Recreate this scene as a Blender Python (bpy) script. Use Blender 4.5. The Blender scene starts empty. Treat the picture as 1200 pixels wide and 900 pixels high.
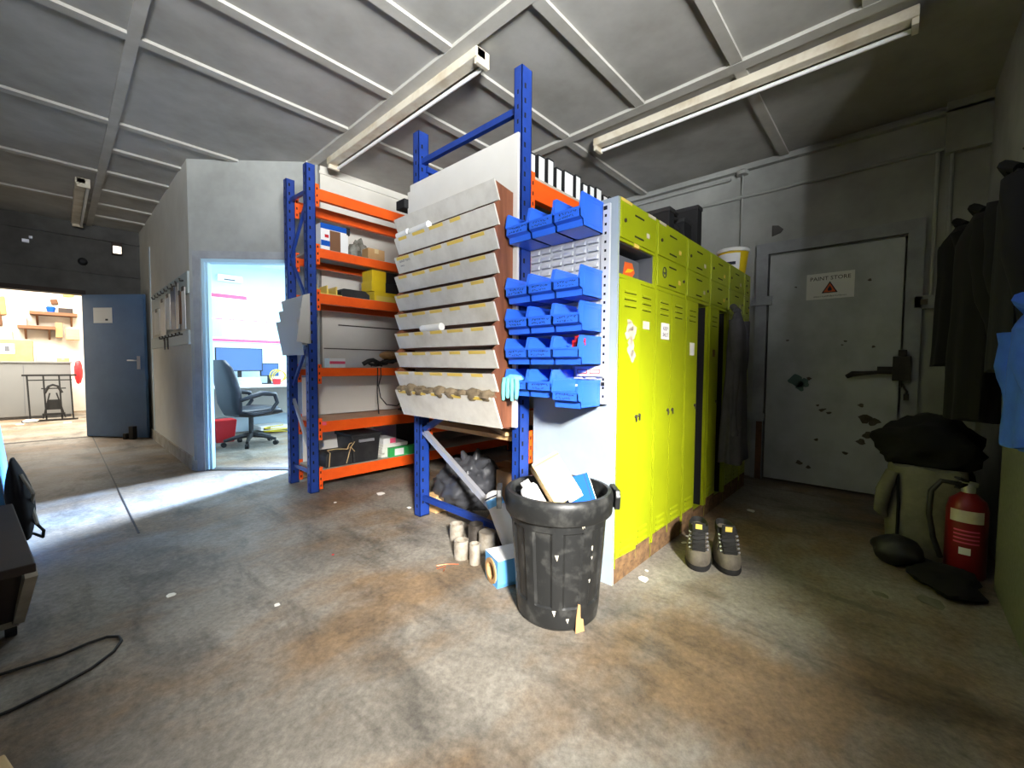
import bpy, bmesh, math, random
from mathutils import Vector, Matrix, noise
random.seed(7)
PI = math.pi
SC = bpy.context.scene
COL = SC.collection

# ---------------------------------------------------------------- materials
def lin(c):
    f = lambda v: v/12.92 if v <= .04045 else ((v+.055)/1.055)**2.4
    return tuple(f(v/255) for v in c)

def mat(name, rgb, rough=.6, metal=0, rgb2=None, scale=8, lo=.35, hi=.7, bump=0, emit=0, spec=None, alpha=None, trans=0, stretch=None, detail=4):
    m = bpy.data.materials.new(name); m.use_nodes = True
    nt = m.node_tree; N = nt.nodes; L = nt.links
    b = N['Principled BSDF']
    c = (*lin(rgb), 1)
    b.inputs['Base Color'].default_value = c
    b.inputs['Roughness'].default_value = rough
    b.inputs['Metallic'].default_value = metal
    if spec is not None: b.inputs['Specular IOR Level'].default_value = spec
    if trans: b.inputs['Transmission Weight'].default_value = trans
    if alpha is not None: b.inputs['Alpha'].default_value = alpha
    if emit:
        b.inputs['Emission Color'].default_value = c
        b.inputs['Emission Strength'].default_value = emit
    if rgb2 or bump:
        tc = N.new('ShaderNodeTexCoord'); no = N.new('ShaderNodeTexNoise')
        no.inputs['Scale'].default_value = scale; no.inputs['Detail'].default_value = detail
        no.inputs['Roughness'].default_value = .62
        src = tc.outputs['Object']
        if stretch:
            mp = N.new('ShaderNodeMapping'); mp.inputs['Scale'].default_value = stretch
            L.new(src, mp.inputs['Vector']); src = mp.outputs['Vector']
        L.new(src, no.inputs['Vector'])
        if rgb2:
            r = N.new('ShaderNodeValToRGB')
            r.color_ramp.elements[0].position = lo; r.color_ramp.elements[1].position = hi
            r.color_ramp.elements[0].color = c; r.color_ramp.elements[1].color = (*lin(rgb2), 1)
            L.new(no.outputs['Fac'], r.inputs['Fac']); L.new(r.outputs['Color'], b.inputs['Base Color'])
        if bump:
            bp = N.new('ShaderNodeBump'); bp.inputs['Strength'].default_value = bump
            bp.inputs['Distance'].default_value = .01
            L.new(no.outputs['Fac'], bp.inputs['Height']); L.new(bp.outputs['Normal'], b.inputs['Normal'])
    return m

def floor_mat():
    m = bpy.data.materials.new('worn_concrete'); m.use_nodes = True
    nt = m.node_tree; N = nt.nodes; L = nt.links; b = N['Principled BSDF']
    tc = N.new('ShaderNodeTexCoord')
    def nz(scale, det, rough=.6, stretch=None, dist=0):
        n = N.new('ShaderNodeTexNoise'); n.inputs['Scale'].default_value = scale; n.inputs['Detail'].default_value = det
        n.inputs['Roughness'].default_value = rough; n.inputs['Distortion'].default_value = dist
        mp = N.new('ShaderNodeMapping'); mp.inputs['Rotation'].default_value = (0, 0, -.6)
        mp.inputs['Scale'].default_value = stretch or (1, 1, 1)
        L.new(tc.outputs['Object'], mp.inputs['Vector']); L.new(mp.outputs['Vector'], n.inputs['Vector'])
        return n.outputs['Fac']
    def ramp(f, stops):
        r = N.new('ShaderNodeValToRGB'); cr = r.color_ramp
        while len(cr.elements) < len(stops): cr.elements.new(.5)
        for e, (p, c) in zip(cr.elements, stops): e.position = p; e.color = (*lin(c), 1) if len(c) == 3 else c
        L.new(f, r.inputs['Fac']); return r.outputs['Color']
    def mix(fac, a, c, mode='MIX'):
        x = N.new('ShaderNodeMix'); x.data_type = 'RGBA'; x.blend_type = mode
        if isinstance(fac, float): x.inputs['Factor'].default_value = fac
        else: L.new(fac, x.inputs['Factor'])
        L.new(a, x.inputs['A']); L.new(c, x.inputs['B']); return x.outputs['Result']
    base = ramp(nz(1.3, 8, .65), [(.3, FLOOR_COL[0]), (.5, FLOOR_COL[1]), (.7, FLOOR_COL[2])])
    ochre = ramp(nz(5, 6, .7), [(.3, (116, 88, 56)), (.7, (164, 128, 82))])
    f1 = ramp(nz(.9, 5, .6, (1, 1.7, 1)), [(.46, (0, 0, 0)), (.60, (215, 215, 215))])
    c = mix(f1, base, ochre)
    dark = ramp(nz(9, 5, .7), [(.3, (44, 42, 39)), (.7, (74, 69, 62))])
    f2 = ramp(nz(1.7, 7, .68, (2.2, .8, 1), .4), [(.50, (0, 0, 0)), (.68, (215, 215, 215))])
    c = mix(f2, c, dark)
    fine = ramp(nz(38, 6, .75), [(.3, (150, 150, 150)), (.7, (255, 255, 255))])
    c = mix(.75, c, fine, 'MULTIPLY')
    L.new(c, b.inputs['Base Color'])
    rr = N.new('ShaderNodeMapRange'); rr.inputs['To Min'].default_value = .45; rr.inputs['To Max'].default_value = .75
    L.new(nz(3, 5), rr.inputs['Value']); L.new(rr.outputs['Result'], b.inputs['Roughness'])
    b.inputs['Specular IOR Level'].default_value = .35
    bp = N.new('ShaderNodeBump'); bp.inputs['Strength'].default_value = .25; bp.inputs['Distance'].default_value = .01
    L.new(nz(25, 6, .7), bp.inputs['Height']); L.new(bp.outputs['Normal'], b.inputs['Normal'])
    return m
FLOOR_COL = [(122, 116, 106), (156, 149, 137), (180, 173, 160)]

M = {}
def D(k, *a, **kw): M[k] = mat(k, *a, **kw)
M['floor'] = floor_mat()
D('ceil', (172, 170, 164), .9, rgb2=(150, 148, 140), scale=2.5, bump=.05)
D('batten', (186, 184, 176), .85, rgb2=(166, 162, 152), scale=3)
D('wall_grey', (170, 172, 167), .9, rgb2=(146, 148, 143), scale=2.2, bump=.08)
D('wall_pale', (222, 219, 208), .85, rgb2=(204, 200, 188), scale=1.5, bump=.05)
D('wall_dark', (96, 95, 92), .9, rgb2=(74, 72, 70), scale=2.5, bump=.1)
D('wall_office', (205, 222, 232), .8, rgb2=(196, 216, 228), scale=2)
D('wall_white', (236, 230, 218), .8, rgb2=(222, 214, 200), scale=3)
D('trim_grey', (160, 164, 168), .6, rgb2=(138, 141, 144), scale=5)
D('jamb_blue', (176, 208, 224), .45)
D('skirt', (176, 170, 156), .7, rgb2=(140, 132, 116), scale=6)
D('door_grey', (186, 191, 193), .5, rgb2=(164, 168, 168), scale=3, lo=.4, hi=.7)
D('door_blue', (86, 120, 160), .5, rgb2=(74, 104, 142), scale=2)
D('chip', (88, 112, 108), .8)
D('rust', (120, 82, 56), .9, rgb2=(86, 62, 46), scale=14)
D('blackiron', (38, 36, 34), .55, .3, rgb2=(58, 50, 44), scale=18)
D('rack_blue', (28, 62, 146), .4, rgb2=(22, 50, 122), scale=9)
D('rack_orange', (246, 98, 26), .4, rgb2=(232, 84, 22), scale=6)
D('hole', (12, 12, 14), .9)
D('galv', (196, 198, 206), .35, .6)
D('board_white', (222, 219, 212), .6, rgb2=(212, 208, 200), scale=2)
D('tray_white', (220, 216, 206), .6, rgb2=(196, 190, 178), scale=7, lo=.4, hi=.75)
D('tray_wood', (142, 86, 58), .6, rgb2=(104, 60, 40), scale=5, stretch=(6, 6, .6), lo=.3, hi=.7)
D('label_yellow', (226, 196, 92), .5)
D('bin_blue', (52, 112, 238), .35)
D('ink', (18, 22, 44), .7)
D('louvre', (206, 208, 210), .45, .1)
D('locker', (162, 172, 20), .38, rgb2=(150, 161, 18), scale=4)
D('locker_side', (166, 178, 188), .45, rgb2=(152, 164, 174), scale=3)
D('plinth', (134, 102, 66), .9, rgb2=(84, 62, 42), scale=26)
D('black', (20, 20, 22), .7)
D('rubber', (36, 36, 38), .5, rgb2=(52, 52, 52), scale=9, lo=.45, hi=.7)
D('bin_black', (30, 31, 31), .45, rgb2=(76, 76, 73), scale=16, lo=.5, hi=.82, detail=8)
D('bag_black', (66, 67, 71), .4, rgb2=(48, 49, 53), scale=7, bump=.5)
D('card', (188, 148, 100), .8, rgb2=(172, 132, 86), scale=6)
D('card_pale', (212, 186, 138), .75, rgb2=(198, 170, 122), scale=5)
D('brown', (118, 82, 56), .8)
D('white', (236, 236, 234), .5)
D('paper', (240, 238, 230), .8)
D('cream', (214, 206, 186), .5, rgb2=(178, 160, 128), scale=5, lo=.45, hi=.75)
D('tube', (238, 238, 236), .3)
D('yellow', (232, 200, 24), .5, rgb2=(220, 186, 22), scale=8)
D('red', (196, 34, 40), .4)
D('dark_red', (128, 20, 26), .4)
D('pink', (226, 84, 120), .6)
D('green', (56, 176, 92), .5)
D('blue', (24, 84, 176), .8, spec=.15)
D('lblue', (96, 168, 226), .5)
D('glove', (128, 224, 222), .5)
D('steel', (186, 178, 164), .4, .35, rgb2=(128, 114, 96), scale=14)
D('steel_dark', (96, 90, 84), .5, .6, rgb2=(70, 62, 54), scale=14)
D('boot', (112, 104, 90), .8, rgb2=(78, 72, 62), scale=14, bump=.15)
D('sole', (26, 25, 24), .8)
D('cloth_grey', (82, 80, 86), .95, rgb2=(66, 64, 70), scale=9, bump=.2)
D('cloth_navy', (14, 15, 24), .95, rgb2=(9, 10, 16), scale=8, bump=.2)
D('cloth_black', (11, 11, 13), .95, rgb2=(7, 7, 9), scale=8, bump=.2)
D('cloth_blue', (52, 104, 206), .8, rgb2=(40, 86, 180), scale=8)
D('sack', (128, 126, 110), .85, rgb2=(104, 102, 88), scale=10, bump=.2)
D('partition', (118, 121, 110), .8, rgb2=(104, 107, 96), scale=40)
D('hookwood', (176, 188, 186), .6)
D('rag', (132, 116, 92), .95, rgb2=(92, 80, 62), scale=22, bump=.5)
D('wood', (214, 176, 122), .7, rgb2=(196, 156, 104), scale=4, stretch=(1, 8, 8))
D('deck', (186, 182, 168), .8, rgb2=(166, 160, 146), scale=6)
D('deck_pink', (214, 172, 144), .8, rgb2=(196, 150, 122), scale=6)
D('leather', (18, 22, 34), .35)
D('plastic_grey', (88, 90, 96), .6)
D('screen', (70, 100, 150), .25)
D('holder', (176, 174, 168), .45)
D('clearbag', (150, 150, 140), .25, rgb2=(90, 84, 74), scale=14, bump=.6)
D('darkbrown', (56, 42, 36), .7, rgb2=(44, 34, 30), scale=5)
D('bench_grey', (118, 119, 118), .6)
D('cable', (28, 26, 26), .6)
D('cable_y', (206, 186, 40), .5)
D('copper', (176, 96, 60), .4, .6)
D('clip_blue', (62, 82, 110), .5)
D('lampglow', (255, 246, 224), .4, emit=2.0)
D('orange_sticker', (226, 96, 40), .5)
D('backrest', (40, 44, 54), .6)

# ---------------------------------------------------------------- mesh builder
def chain_matrix(o):
    m = Matrix.Identity(4)
    while o is not None:
        m = o.matrix_basis @ m; o = o.parent
    return m

class MB:
    def __init__(s): s.bm = bmesh.new(); s.m = 0
    def mi(s, i): s.m = i; return s
    def _f(s, vs):
        try:
            f = s.bm.faces.new(vs); f.material_index = s.m; return f
        except ValueError: return None
    def hexa(s, P):           # 8 points: bottom 4 (ccw), top 4
        v = [s.bm.verts.new(p) for p in P]
        for q in ((3,2,1,0),(4,5,6,7),(0,1,5,4),(1,2,6,5),(2,3,7,6),(3,0,4,7)): s._f([v[i] for i in q])
        return s
    def box(s, x0, y0, z0, x1, y1, z1):
        x0,x1 = sorted((x0,x1)); y0,y1 = sorted((y0,y1)); z0,z1 = sorted((z0,z1))
        return s.hexa([(x0,y0,z0),(x1,y0,z0),(x1,y1,z0),(x0,y1,z0),(x0,y0,z1),(x1,y0,z1),(x1,y1,z1),(x0,y1,z1)])
    def obox(s, c, A, B, Cc):   # centre + three half-axis vectors
        c = Vector(c); A = Vector(A); B = Vector(B); Cc = Vector(Cc)
        if A.cross(B).dot(Cc) < 0: A = -A
        return s.hexa([c-A-B-Cc, c+A-B-Cc, c+A+B-Cc, c-A+B-Cc, c-A-B+Cc, c+A-B+Cc, c+A+B+Cc, c-A+B+Cc])
    def bar(s, p, q, w, h, up=(0,0,1)):   # rectangular bar from p to q
        p = Vector(p); q = Vector(q); d = (q-p); u = Vector(up)
        sd = d.cross(u).normalized(); uu = sd.cross(d).normalized()
        return s.obox((p+q)/2, d/2, sd*w/2, uu*h/2)
    def prism(s, pts, o, U, V, W):   # polygon pts (u,v) at o+uU+vV, extruded by W
        o = Vector(o); U = Vector(U); V = Vector(V); W = Vector(W)
        a = [s.bm.verts.new(o+U*u+V*v) for u, v in pts]; b = [s.bm.verts.new(o+U*u+V*v+W) for u, v in pts]
        s._f(a[::-1]); s._f(b); n = len(pts)
        for i in range(n): s._f([a[i], a[(i+1)%n], b[(i+1)%n], b[i]])
        return s
    def rings(s, R, cap0=True, cap1=True, closed=False):
        V = [[s.bm.verts.new(p) for p in r] for r in R]; n = len(V[0])
        for k in range(len(V)-1 + (1 if closed else 0)):
            a = V[k]; b = V[(k+1) % len(V)]
            for i in range(n): s._f([a[i], a[(i+1)%n], b[(i+1)%n], b[i]])
        if not closed:
            if cap0: s._f(V[0][::-1])
            if cap1: s._f(V[-1])
        return s
    def cyl(s, p, q, r, r2=None, n=16, c0=True, c1=True):
        return s.tube([p, q], [r, r if r2 is None else r2], n, c0, c1)
    def tube(s, P, r, n=8, c0=True, c1=True):
        P = [Vector(p) for p in P]
        if not isinstance(r, (list, tuple)): r = [r]*len(P)
        d = (P[1]-P[0]).normalized()
        u = d.orthogonal().normalized(); R = []
        for i, p in enumerate(P):
            t = (P[min(i+1, len(P)-1)]-P[max(i-1, 0)])
            if t.length < 1e-9: t = d
            t.normalize(); u = (u - t*u.dot(t)); u = u.normalized() if u.length > 1e-6 else t.orthogonal().normalized()
            w = t.cross(u)
            R.append([p+(u*math.cos(2*PI*k/n)+w*math.sin(2*PI*k/n))*r[i] for k in range(n)])
        return s.rings(R, c0, c1)
    def lathe(s, prof, c, n=32, off=None, cap0=True, cap1=True):
        R = []
        for r, z in prof:
            R.append([(c[0]+(r+(off(2*PI*k/n, z, r) if off else 0))*math.cos(2*PI*k/n), c[1]+(r+(off(2*PI*k/n, z, r) if off else 0))*math.sin(2*PI*k/n), c[2]+z) for k in range(n)])
        return s.rings(R, cap0, cap1)
    def blob(s, c, r, seed=0, amp=.15, freq=1.6, nu=28, nv=18, flat=None, fold=0):
        R = []
        for j in range(nv+1):
            th = PI*(j+.02)/(nv+.04); ring = []
            for i in range(nu):
                ph = 2*PI*i/nu
                d = Vector((math.sin(th)*math.cos(ph), math.sin(th)*math.sin(ph), -math.cos(th)))
                k = 1+amp*noise.noise(d*freq+Vector((seed*3.1, seed*1.7, seed)))
                k += amp*.4*noise.noise(d*freq*3+Vector((seed, seed*2.7, 5)))
                if fold: k += fold*abs(noise.noise(Vector((d.x*freq*2, d.y*freq*2, d.z*freq*5+seed))))
                p = Vector((c[0]+d.x*r[0]*k, c[1]+d.y*r[1]*k, c[2]+d.z*r[2]*k))
                if flat is not None and p.z < flat: p.z = flat
                ring.append(p)
            R.append(ring)
        return s.rings(R)
    def text(s, body, size, o, U, V, depth=.0006, align='CENTER'):
        cu = bpy.data.curves.new('t', 'FONT'); cu.body = body; cu.size = size; cu.align_x = align; cu.resolution_u = 2
        ob = bpy.data.objects.new('t', cu); COL.objects.link(ob)
        dg = bpy.context.evaluated_depsgraph_get(); me = bpy.data.meshes.new_from_object(ob.evaluated_get(dg))
        U = Vector(U); V = Vector(V); W = U.cross(V); o = Vector(o)
        vs = [s.bm.verts.new(o+U*v.co.x+V*v.co.y+W*depth) for v in me.vertices]
        for p in me.polygons: s._f([vs[i] for i in p.vertices])
        bpy.data.objects.remove(ob); bpy.data.curves.remove(cu); bpy.data.meshes.remove(me)
        return s
    def build(s, name, mats, parent=None, bevel=0, smooth=None, local=False, loc=None, keep_origin=False):
        bm = s.bm
        bmesh.ops.recalc_face_normals(bm, faces=bm.faces[:]) if bevel or smooth else None
        if bevel:
            es = [e for e in bm.edges if len(e.link_faces) == 2 and e.calc_face_angle(0) > .6]
            bmesh.ops.bevel(bm, geom=es, offset=bevel, segments=2, affect='EDGES', clamp_overlap=True, profile=.5)
        me = bpy.data.meshes.new(name)
        if parent is not None and not local:
            bm.transform(chain_matrix(parent).inverted())
        o = bpy.data.objects.new(name, me)
        if parent is None and not local and not keep_origin:
            vs = [v.co for v in bm.verts]
            c = Vector(((min(v.x for v in vs)+max(v.x for v in vs))/2, (min(v.y for v in vs)+max(v.y for v in vs))/2, min(v.z for v in vs)))
            bm.transform(Matrix.Translation(-c)); o.location = c
        bm.to_mesh(me); bm.free()
        if smooth:
            for p in me.polygons: p.use_smooth = True
            try: me.set_sharp_from_angle(angle=smooth if isinstance(smooth, float) else .7)
            except Exception: pass
        for m_ in (mats if isinstance(mats, (list, tuple)) else [mats]):
            me.materials.append(M[m_] if isinstance(m_, str) else m_)
        COL.objects.link(o)
        if parent is not None: o.parent = parent
        return o

def tag(o, label, cat, group=None, kind=None):
    o['label'] = label; o['category'] = cat
    if group: o['group'] = group
    if kind: o['kind'] = kind
    return o
def thing(name, label, cat, loc=(0,0,0), rz=0, group=None):
    o = bpy.data.objects.new(name, None); COL.objects.link(o); o.empty_display_size = .1
    o.location = loc; o.rotation_euler = (0, 0, rz); return tag(o, label, cat, group)
def struct(o, label=None, cat=None):
    o['kind'] = 'structure'
    if label: o['label'] = label
    if cat: o['category'] = cat
    return o
KIDS = {}
def kids(o): return [c for c in o.children]
def dup(root, loc, rz, label, group=None):
    r = root.copy(); COL.objects.link(r); r.location = loc; r.rotation_euler = (0, 0, rz); r['label'] = label
    if group: r['group'] = group
    for ch in root.children:
        c = ch.copy(); COL.objects.link(c); c.parent = r
        for g in ch.children:
            d = g.copy(); COL.objects.link(d); d.parent = c
    return r

CEIL = 2.98
# ================================================================= SETTING
struct(MB().box(-2.6, -1.7, -.1, 4.6, 13.6, 0).build('floor', 'floor', keep_origin=True), 'grey worn concrete workshop floor with ochre and dark stains', 'floor')
struct(MB().box(-2.1, -1.7, CEIL, 4.6, 8.5, CEIL+.1).build('ceiling', 'ceil', keep_origin=True), 'grey white panelled ceiling with flat battens', 'ceiling')
b = MB()
for x, y0, y1, w in ((.36, 1.2, 8.4, .06), (1.71, -1.6, 4.2, .085), (3.0, -.43, 4.2, .085)):
    b.box(x-w/2, y0, CEIL-.022, x+w/2, y1, CEIL+.01)
for x0, x1, ys in ((-2.0, .33, (3.4, 4.7, 6.0, 7.2)), (.39, 1.665, (2.08, 2.74, 3.40)), (.39, .884, (5.3, 5.95, 6.6, 7.2, 7.8)), (.39, 1.22, (4.7,)),
                   (1.755, 2.955, (.17, .815, 1.46, 2.12, 2.75, 3.4)), (3.045, 4.5, (.82, 2.15, 3.4))):
    for y in ys: b.box(x0, y-.035, CEIL-.02, x1, y+.035, CEIL+.01)
struct(b.build('trim_1', 'batten', keep_origin=True))
b = MB(); b.box(.308,3.4,0,.318,8.35,.0015).box(-.56,8.33,0,.27,8.42,.004); struct(b.build('trim_5','blackiron',keep_origin=True))
# far dark wall with workshop opening
b = MB()
b.box(-2.1, 8.4, 0, -.56, 8.55, CEIL).box(.27, 8.4, 0, .884, 8.55, CEIL).box(-.56, 8.4, 1.99, .27, 8.55, CEIL)
b.mi(1).box(-.6, 8.37, 1.99, .3, 8.4, 2.05).mi(0).box(-1.3, 8.36, 2.78, .884, 8.4, 2.80).box(-1.3, 8.37, 2.30, .884, 8.4, 2.32)
struct(b.build('wall_north', ['wall_dark', 'darkbrown'], keep_origin=True))
# short wall with key boards
b = MB(); b.box(.884, 5.02, 0, .98, 8.55, CEIL); struct(b.build('wall_west', 'wall_pale', keep_origin=True))
b = MB(); b.box(.868, 5.05, 0, .884, 8.4, .13); struct(b.build('baseboard_west', 'skirt', keep_origin=True))
# diagonal wall with office doorway : from (.884,5.02) to (1.70,4.20)
P0 = Vector((.884, 5.02, 0)); DD = Vector((1, -1, 0)).normalized(); NN = Vector((-1, -1, 0)).normalized()
def dg(s, n, z): return P0 + DD*s + NN*n + Vector((0, 0, z))
DL = 1.158; d0, d1, dh = .10, 1.02, 2.05
b = MB()
def dbox(b, s0, s1, n0, n1, z0, z1):
    b.hexa([dg(s0,n0,z0), dg(s0,n1,z0), dg(s1,n1,z0), dg(s1,n0,z0), dg(s0,n0,z1), dg(s0,n1,z1), dg(s1,n1,z1), dg(s1,n0,z1)]); return b
dbox(b, 0, d0, -.1, 0, 0, CEIL); dbox(b, d1, DL+.06, -.1, 0, 0, CEIL); dbox(b, d0, d1, -.1, 0, dh, CEIL)
struct(b.build('wall_diagonal', 'wall_grey', keep_origin=True))
b = MB()
dbox(b, d0-.06, d0+.01, .0, .018, 0, dh+.07); dbox(b, d1-.01, d1+.06, .0, .018, 0, dh+.07); dbox(b, d0+.01, d1-.01, .0, .018, dh, dh+.07)
b.mi(1); dbox(b, d0, d0+.035, -.1, .0, 0, dh); dbox(b, d1-.03, d1, -.1, 0, 0, dh); dbox(b, d0+.035, d1-.03, -.1, 0, dh-.03, dh)
dbox(b, d0+.035, d0+.05, -.06, -.03, 0, dh-.03); b.mi(2); dbox(b, d0, d1, -.1, .0, 0, .008)
struct(b.build('trim_2', ['trim_grey', 'jamb_blue', 'steel_dark'], keep_origin=True), 'grey and pale blue frame of the office doorway', 'door frame')
b = MB(); dbox(b, .0, d0-.06, 0, .012, 0, .1); struct(b.build('baseboard_diagonal', 'skirt', keep_origin=True))
# wall behind left shelving, paint store wall, right wall, others
b = MB(); b.box(1.66, 4.20, 0, 4.6, 4.32, CEIL); b.box(1.70, 4.185, 2.90, 4.5, 4.2, 2.925)
b.mi(1).box(1.95, 4.19, 1.44, 4.2, 4.2, 1.452).box(1.80, 4.19, 1.20, 4.2, 4.2, 1.21)
struct(b.build('wall_inner', ['wall_pale', 'steel_dark'], keep_origin=True))
Y0, Y1, DH = -.01, .895, 2.065       # paint store door
b = MB(); b.box(4.6, -.6, -.05, 4.62, 4.3, CEIL).box(4.5, -.6, 0, 4.62, Y0-.02, CEIL).box(4.5, Y1+.02, 0, 4.62, 4.3, CEIL).box(4.5, Y0-.02, DH+.01, 4.62, Y1+.02, CEIL)
b.box(4.44, -.43, 2.905, 4.5, 4.2, 2.925)
b.box(4.44, -.43, 2.62, 4.5, -.2, CEIL)
b.mi(1).prism([(.0,.0),(.07,.02),(.09,.05),(.05,.09),(0,.1)], (4.497, .895, 2.25), (0,-1,0), (0,0,1), (-.003,0,0))
struct(b.build('wall_east', ['wall_grey', 'wall_dark'], keep_origin=True))
b = MB(); b.box(4.455, Y1+.015, 0, 4.5, Y1+.11, DH+.12).box(4.455, Y0-.11, 0, 4.5, Y0-.015, DH+.12).box(4.455, Y0-.015, DH+.02, 4.5, Y1+.015, DH+.12)
b.box(4.43, Y1+.0, .55, 4.456, Y1+.2, .62).box(4.43, Y1-.03, 1.62, 4.456, Y1+.16, 1.70)
b.mi(1).box(4.452, Y1+.02, .0, 4.456, Y1+.07, .54)
struct(b.build('trim_3', ['trim_grey', 'rust'], keep_origin=True), 'grey flat frame around the paint store door', 'door frame')
b = MB(); b.box(2.35, -.55, 0, 4.62, -.43, CEIL); struct(b.build('wall_south', 'wall_grey', keep_origin=True))
b = MB(); b.box(2.30, -.43, 0, 3.0, -.375, 1.02); struct(b.build('trim_4', 'partition', keep_origin=True), 'pale green grey panel low on the right hand wall', 'wall panel')
b = MB(); b.box(-2.1, -1.7, 0, -2.0, 8.5, CEIL); struct(b.build('wall_side', 'wall_grey', keep_origin=True))
WX0, WX1, WZ0, WZ1 = -1.10, .10, 1.60, 2.46
b = MB(); b.box(-2.1, -1.75, 0, 4.6, -1.6, WZ0).box(-2.1, -1.75, WZ1, 4.6, -1.6, CEIL).box(WX1, -1.75, WZ0, 4.6, -1.6, WZ1).box(4.5,-1.7,0,4.6,-.5,CEIL).box(-2.1, -1.75, WZ0, WX0, -1.6, WZ1)
struct(b.build('wall_rear', 'wall_grey', keep_origin=True))
# office shell
b = MB(); b.box(.88, 7.4, 0, 4.6, 7.5, 2.6).box(4.5, 4.3, 0, 4.6, 7.5, 2.6); struct(b.build('wall_office', 'wall_office', keep_origin=True))
b = MB(); b.box(.98, 5.0, 0, .99, 7.4, 2.56); struct(b.build('wall_office_side', 'wall_office', keep_origin=True))
b = MB().prism([(.985,5.1),(1.8,4.32),(4.5,4.32),(4.5,7.4),(.985,7.4)], (0,0,2.56), (1,0,0), (0,1,0), (0,0,.06)); struct(b.build('ceiling_office', 'wall_office', keep_origin=True))
# workshop beyond opening
b = MB(); b.box(-2.6, 13, 0, 1.8, 13.1, 3.2).box(-2.6, 8.55, 0, -2.5, 13, 3.2).box(1.7, 8.55, 0, 1.8, 13, 3.2).box(-2.6, 8.5, 3.2, 1.8, 13.1, 3.3)
b.box(.98, 8.53, 0, 1.8, 8.6, 3.2)  .box(-2.6, 8.53, 0, -2.1, 8.6, 3.2).box(-2.1, 8.53, CEIL, .98, 8.6, 3.2)
struct(b.build('wall_workshop', 'wall_white', keep_origin=True))

# ---- doors
hx, hy = .275, 8.375; ex, ey = .835, 7.62
dv = Vector((ex-hx, ey-hy, 0)); dl = dv.length; du = dv/dl; dn = Vector((du.y, -du.x, 0))
if dn.dot(Vector((-1,-1,0))) < 0: dn = -dn
b = MB(); b.obox(Vector((hx,hy,1.0))+dv/2, du*dl/2, dn*.02, (0,0,.985))
dr = struct(b.build('door_2', 'door_blue'), 'blue door leaf folded back beside the bright workshop opening', 'door')
b = MB(); c = Vector((hx,hy,1.05))+du*(dl-.09)+dn*.024; b.obox(c, du*.022, dn*.004, (0,0,.09)); b.cyl(c+Vector((0,0,.03)), c+Vector((0,0,.03))+dn*.045, .009, n=8); b.cyl(c+Vector((0,0,.03))+dn*.045, c+Vector((0,0,.03))+dn*.045-du*.12, .009, n=8)
b.build('door_handle', 'galv', dr, smooth=True)
b = MB(); b.obox(Vector((hx,hy,1.70))+du*.32+dn*.0215, du*.145, dn*.001, (0,0,.105)); b.mi(1); b.obox(Vector((hx,hy,1.64))+du*.38+dn*.023, du*.02, dn*.001, (0,0,.012))
tag(b.build('notice', ['paper', 'black']), 'white paper notice taped to the blue door', 'notice')
b = MB()
c = Vector((hx,hy,0))+du*(dl-.14)+dn*.09
b.obox(c+Vector((0,0,.09)), du*.035, dn*.03, (0,0,.09)); b.obox(c-du*.1+Vector((0,0,.04)), du*.025, dn*.03, (0,0,.04))
tag(b.build('door_stop', 'black', bevel=.006), 'dark block standing at foot of the blue door', 'door stop')

b = MB(); b.box(4.47, Y0, .02, 4.51, Y1, DH)
b.mi(1)
for y, z, r in ((.66, .93, .055), (.60, .915, .035), (.63, .87, .03)):
    b.prism([(r*math.cos(a)*(1+.3*math.sin(3*a+z*9)), r*math.sin(a)*(1+.25*math.cos(2*a+y*7))) for a in [2*PI*k/14 for k in range(14)]], (4.4695, y, z), (0,1,0), (0,0,1), (.001,0,0))
b.mi(2)
for y, z, r in ((.5,.72,.012),(.47,.68,.02),(.42,.66,.018),(.45,.69,.012),(.21,.74,.02),(.18,.63,.045),(.13,.61,.04),(.16,.5,.035),(.2,.44,.03),(.3,.33,.02),(.5,.42,.016),(.62,.2,.025),(.55,.17,.018),(.74,1.29,.012),(.33,1.27,.012),(.15,1.22,.012),(.19,1.76,.013),(.69,1.76,.01),(.35,1.24,.009),(.57,.95,.018)):
    b.prism([(r*math.cos(a)*(1+.35*math.sin(3*a+z*19)), r*.7*math.sin(a)*(1+.3*math.cos(2*a+y*17))) for a in [2*PI*k/10 for k in range(10)]], (4.4696, y, z), (0,1,0), (0,0,1), (.0008,0,0))
d1o = struct(b.build('door_1', ['door_grey', 'chip', 'steel_dark']), 'battered grey metal door of the paint store', 'door')
b = MB()
b.tube([(4.43,.02,1.02),(4.42,.10,1.015),(4.415,.2,1.005),(4.415,.27,1.0),(4.42,.31,.975)], [.014,.014,.016,.022,.016], 8)
b.box(4.42,.0,1.0,4.47,.12,1.06)
b.build('lever', 'blackiron', d1o, smooth=True)
b = MB(); b.box(4.405,-.075,.95,4.47,.03,1.14).box(4.42,-.05,1.14,4.46,-.0,1.19).cyl((4.43,-.02,.95),(4.43,-.02,.90),.012,n=8).tube([(4.43,-.03,.93),(4.425,-.045,.89),(4.43,-.06,.87),(4.43,-.055,.82)],.008,6).box(4.42,-.07,.80,4.445,-.04,.85)
b.build('latch_box', 'blackiron', d1o, bevel=.006)
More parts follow.
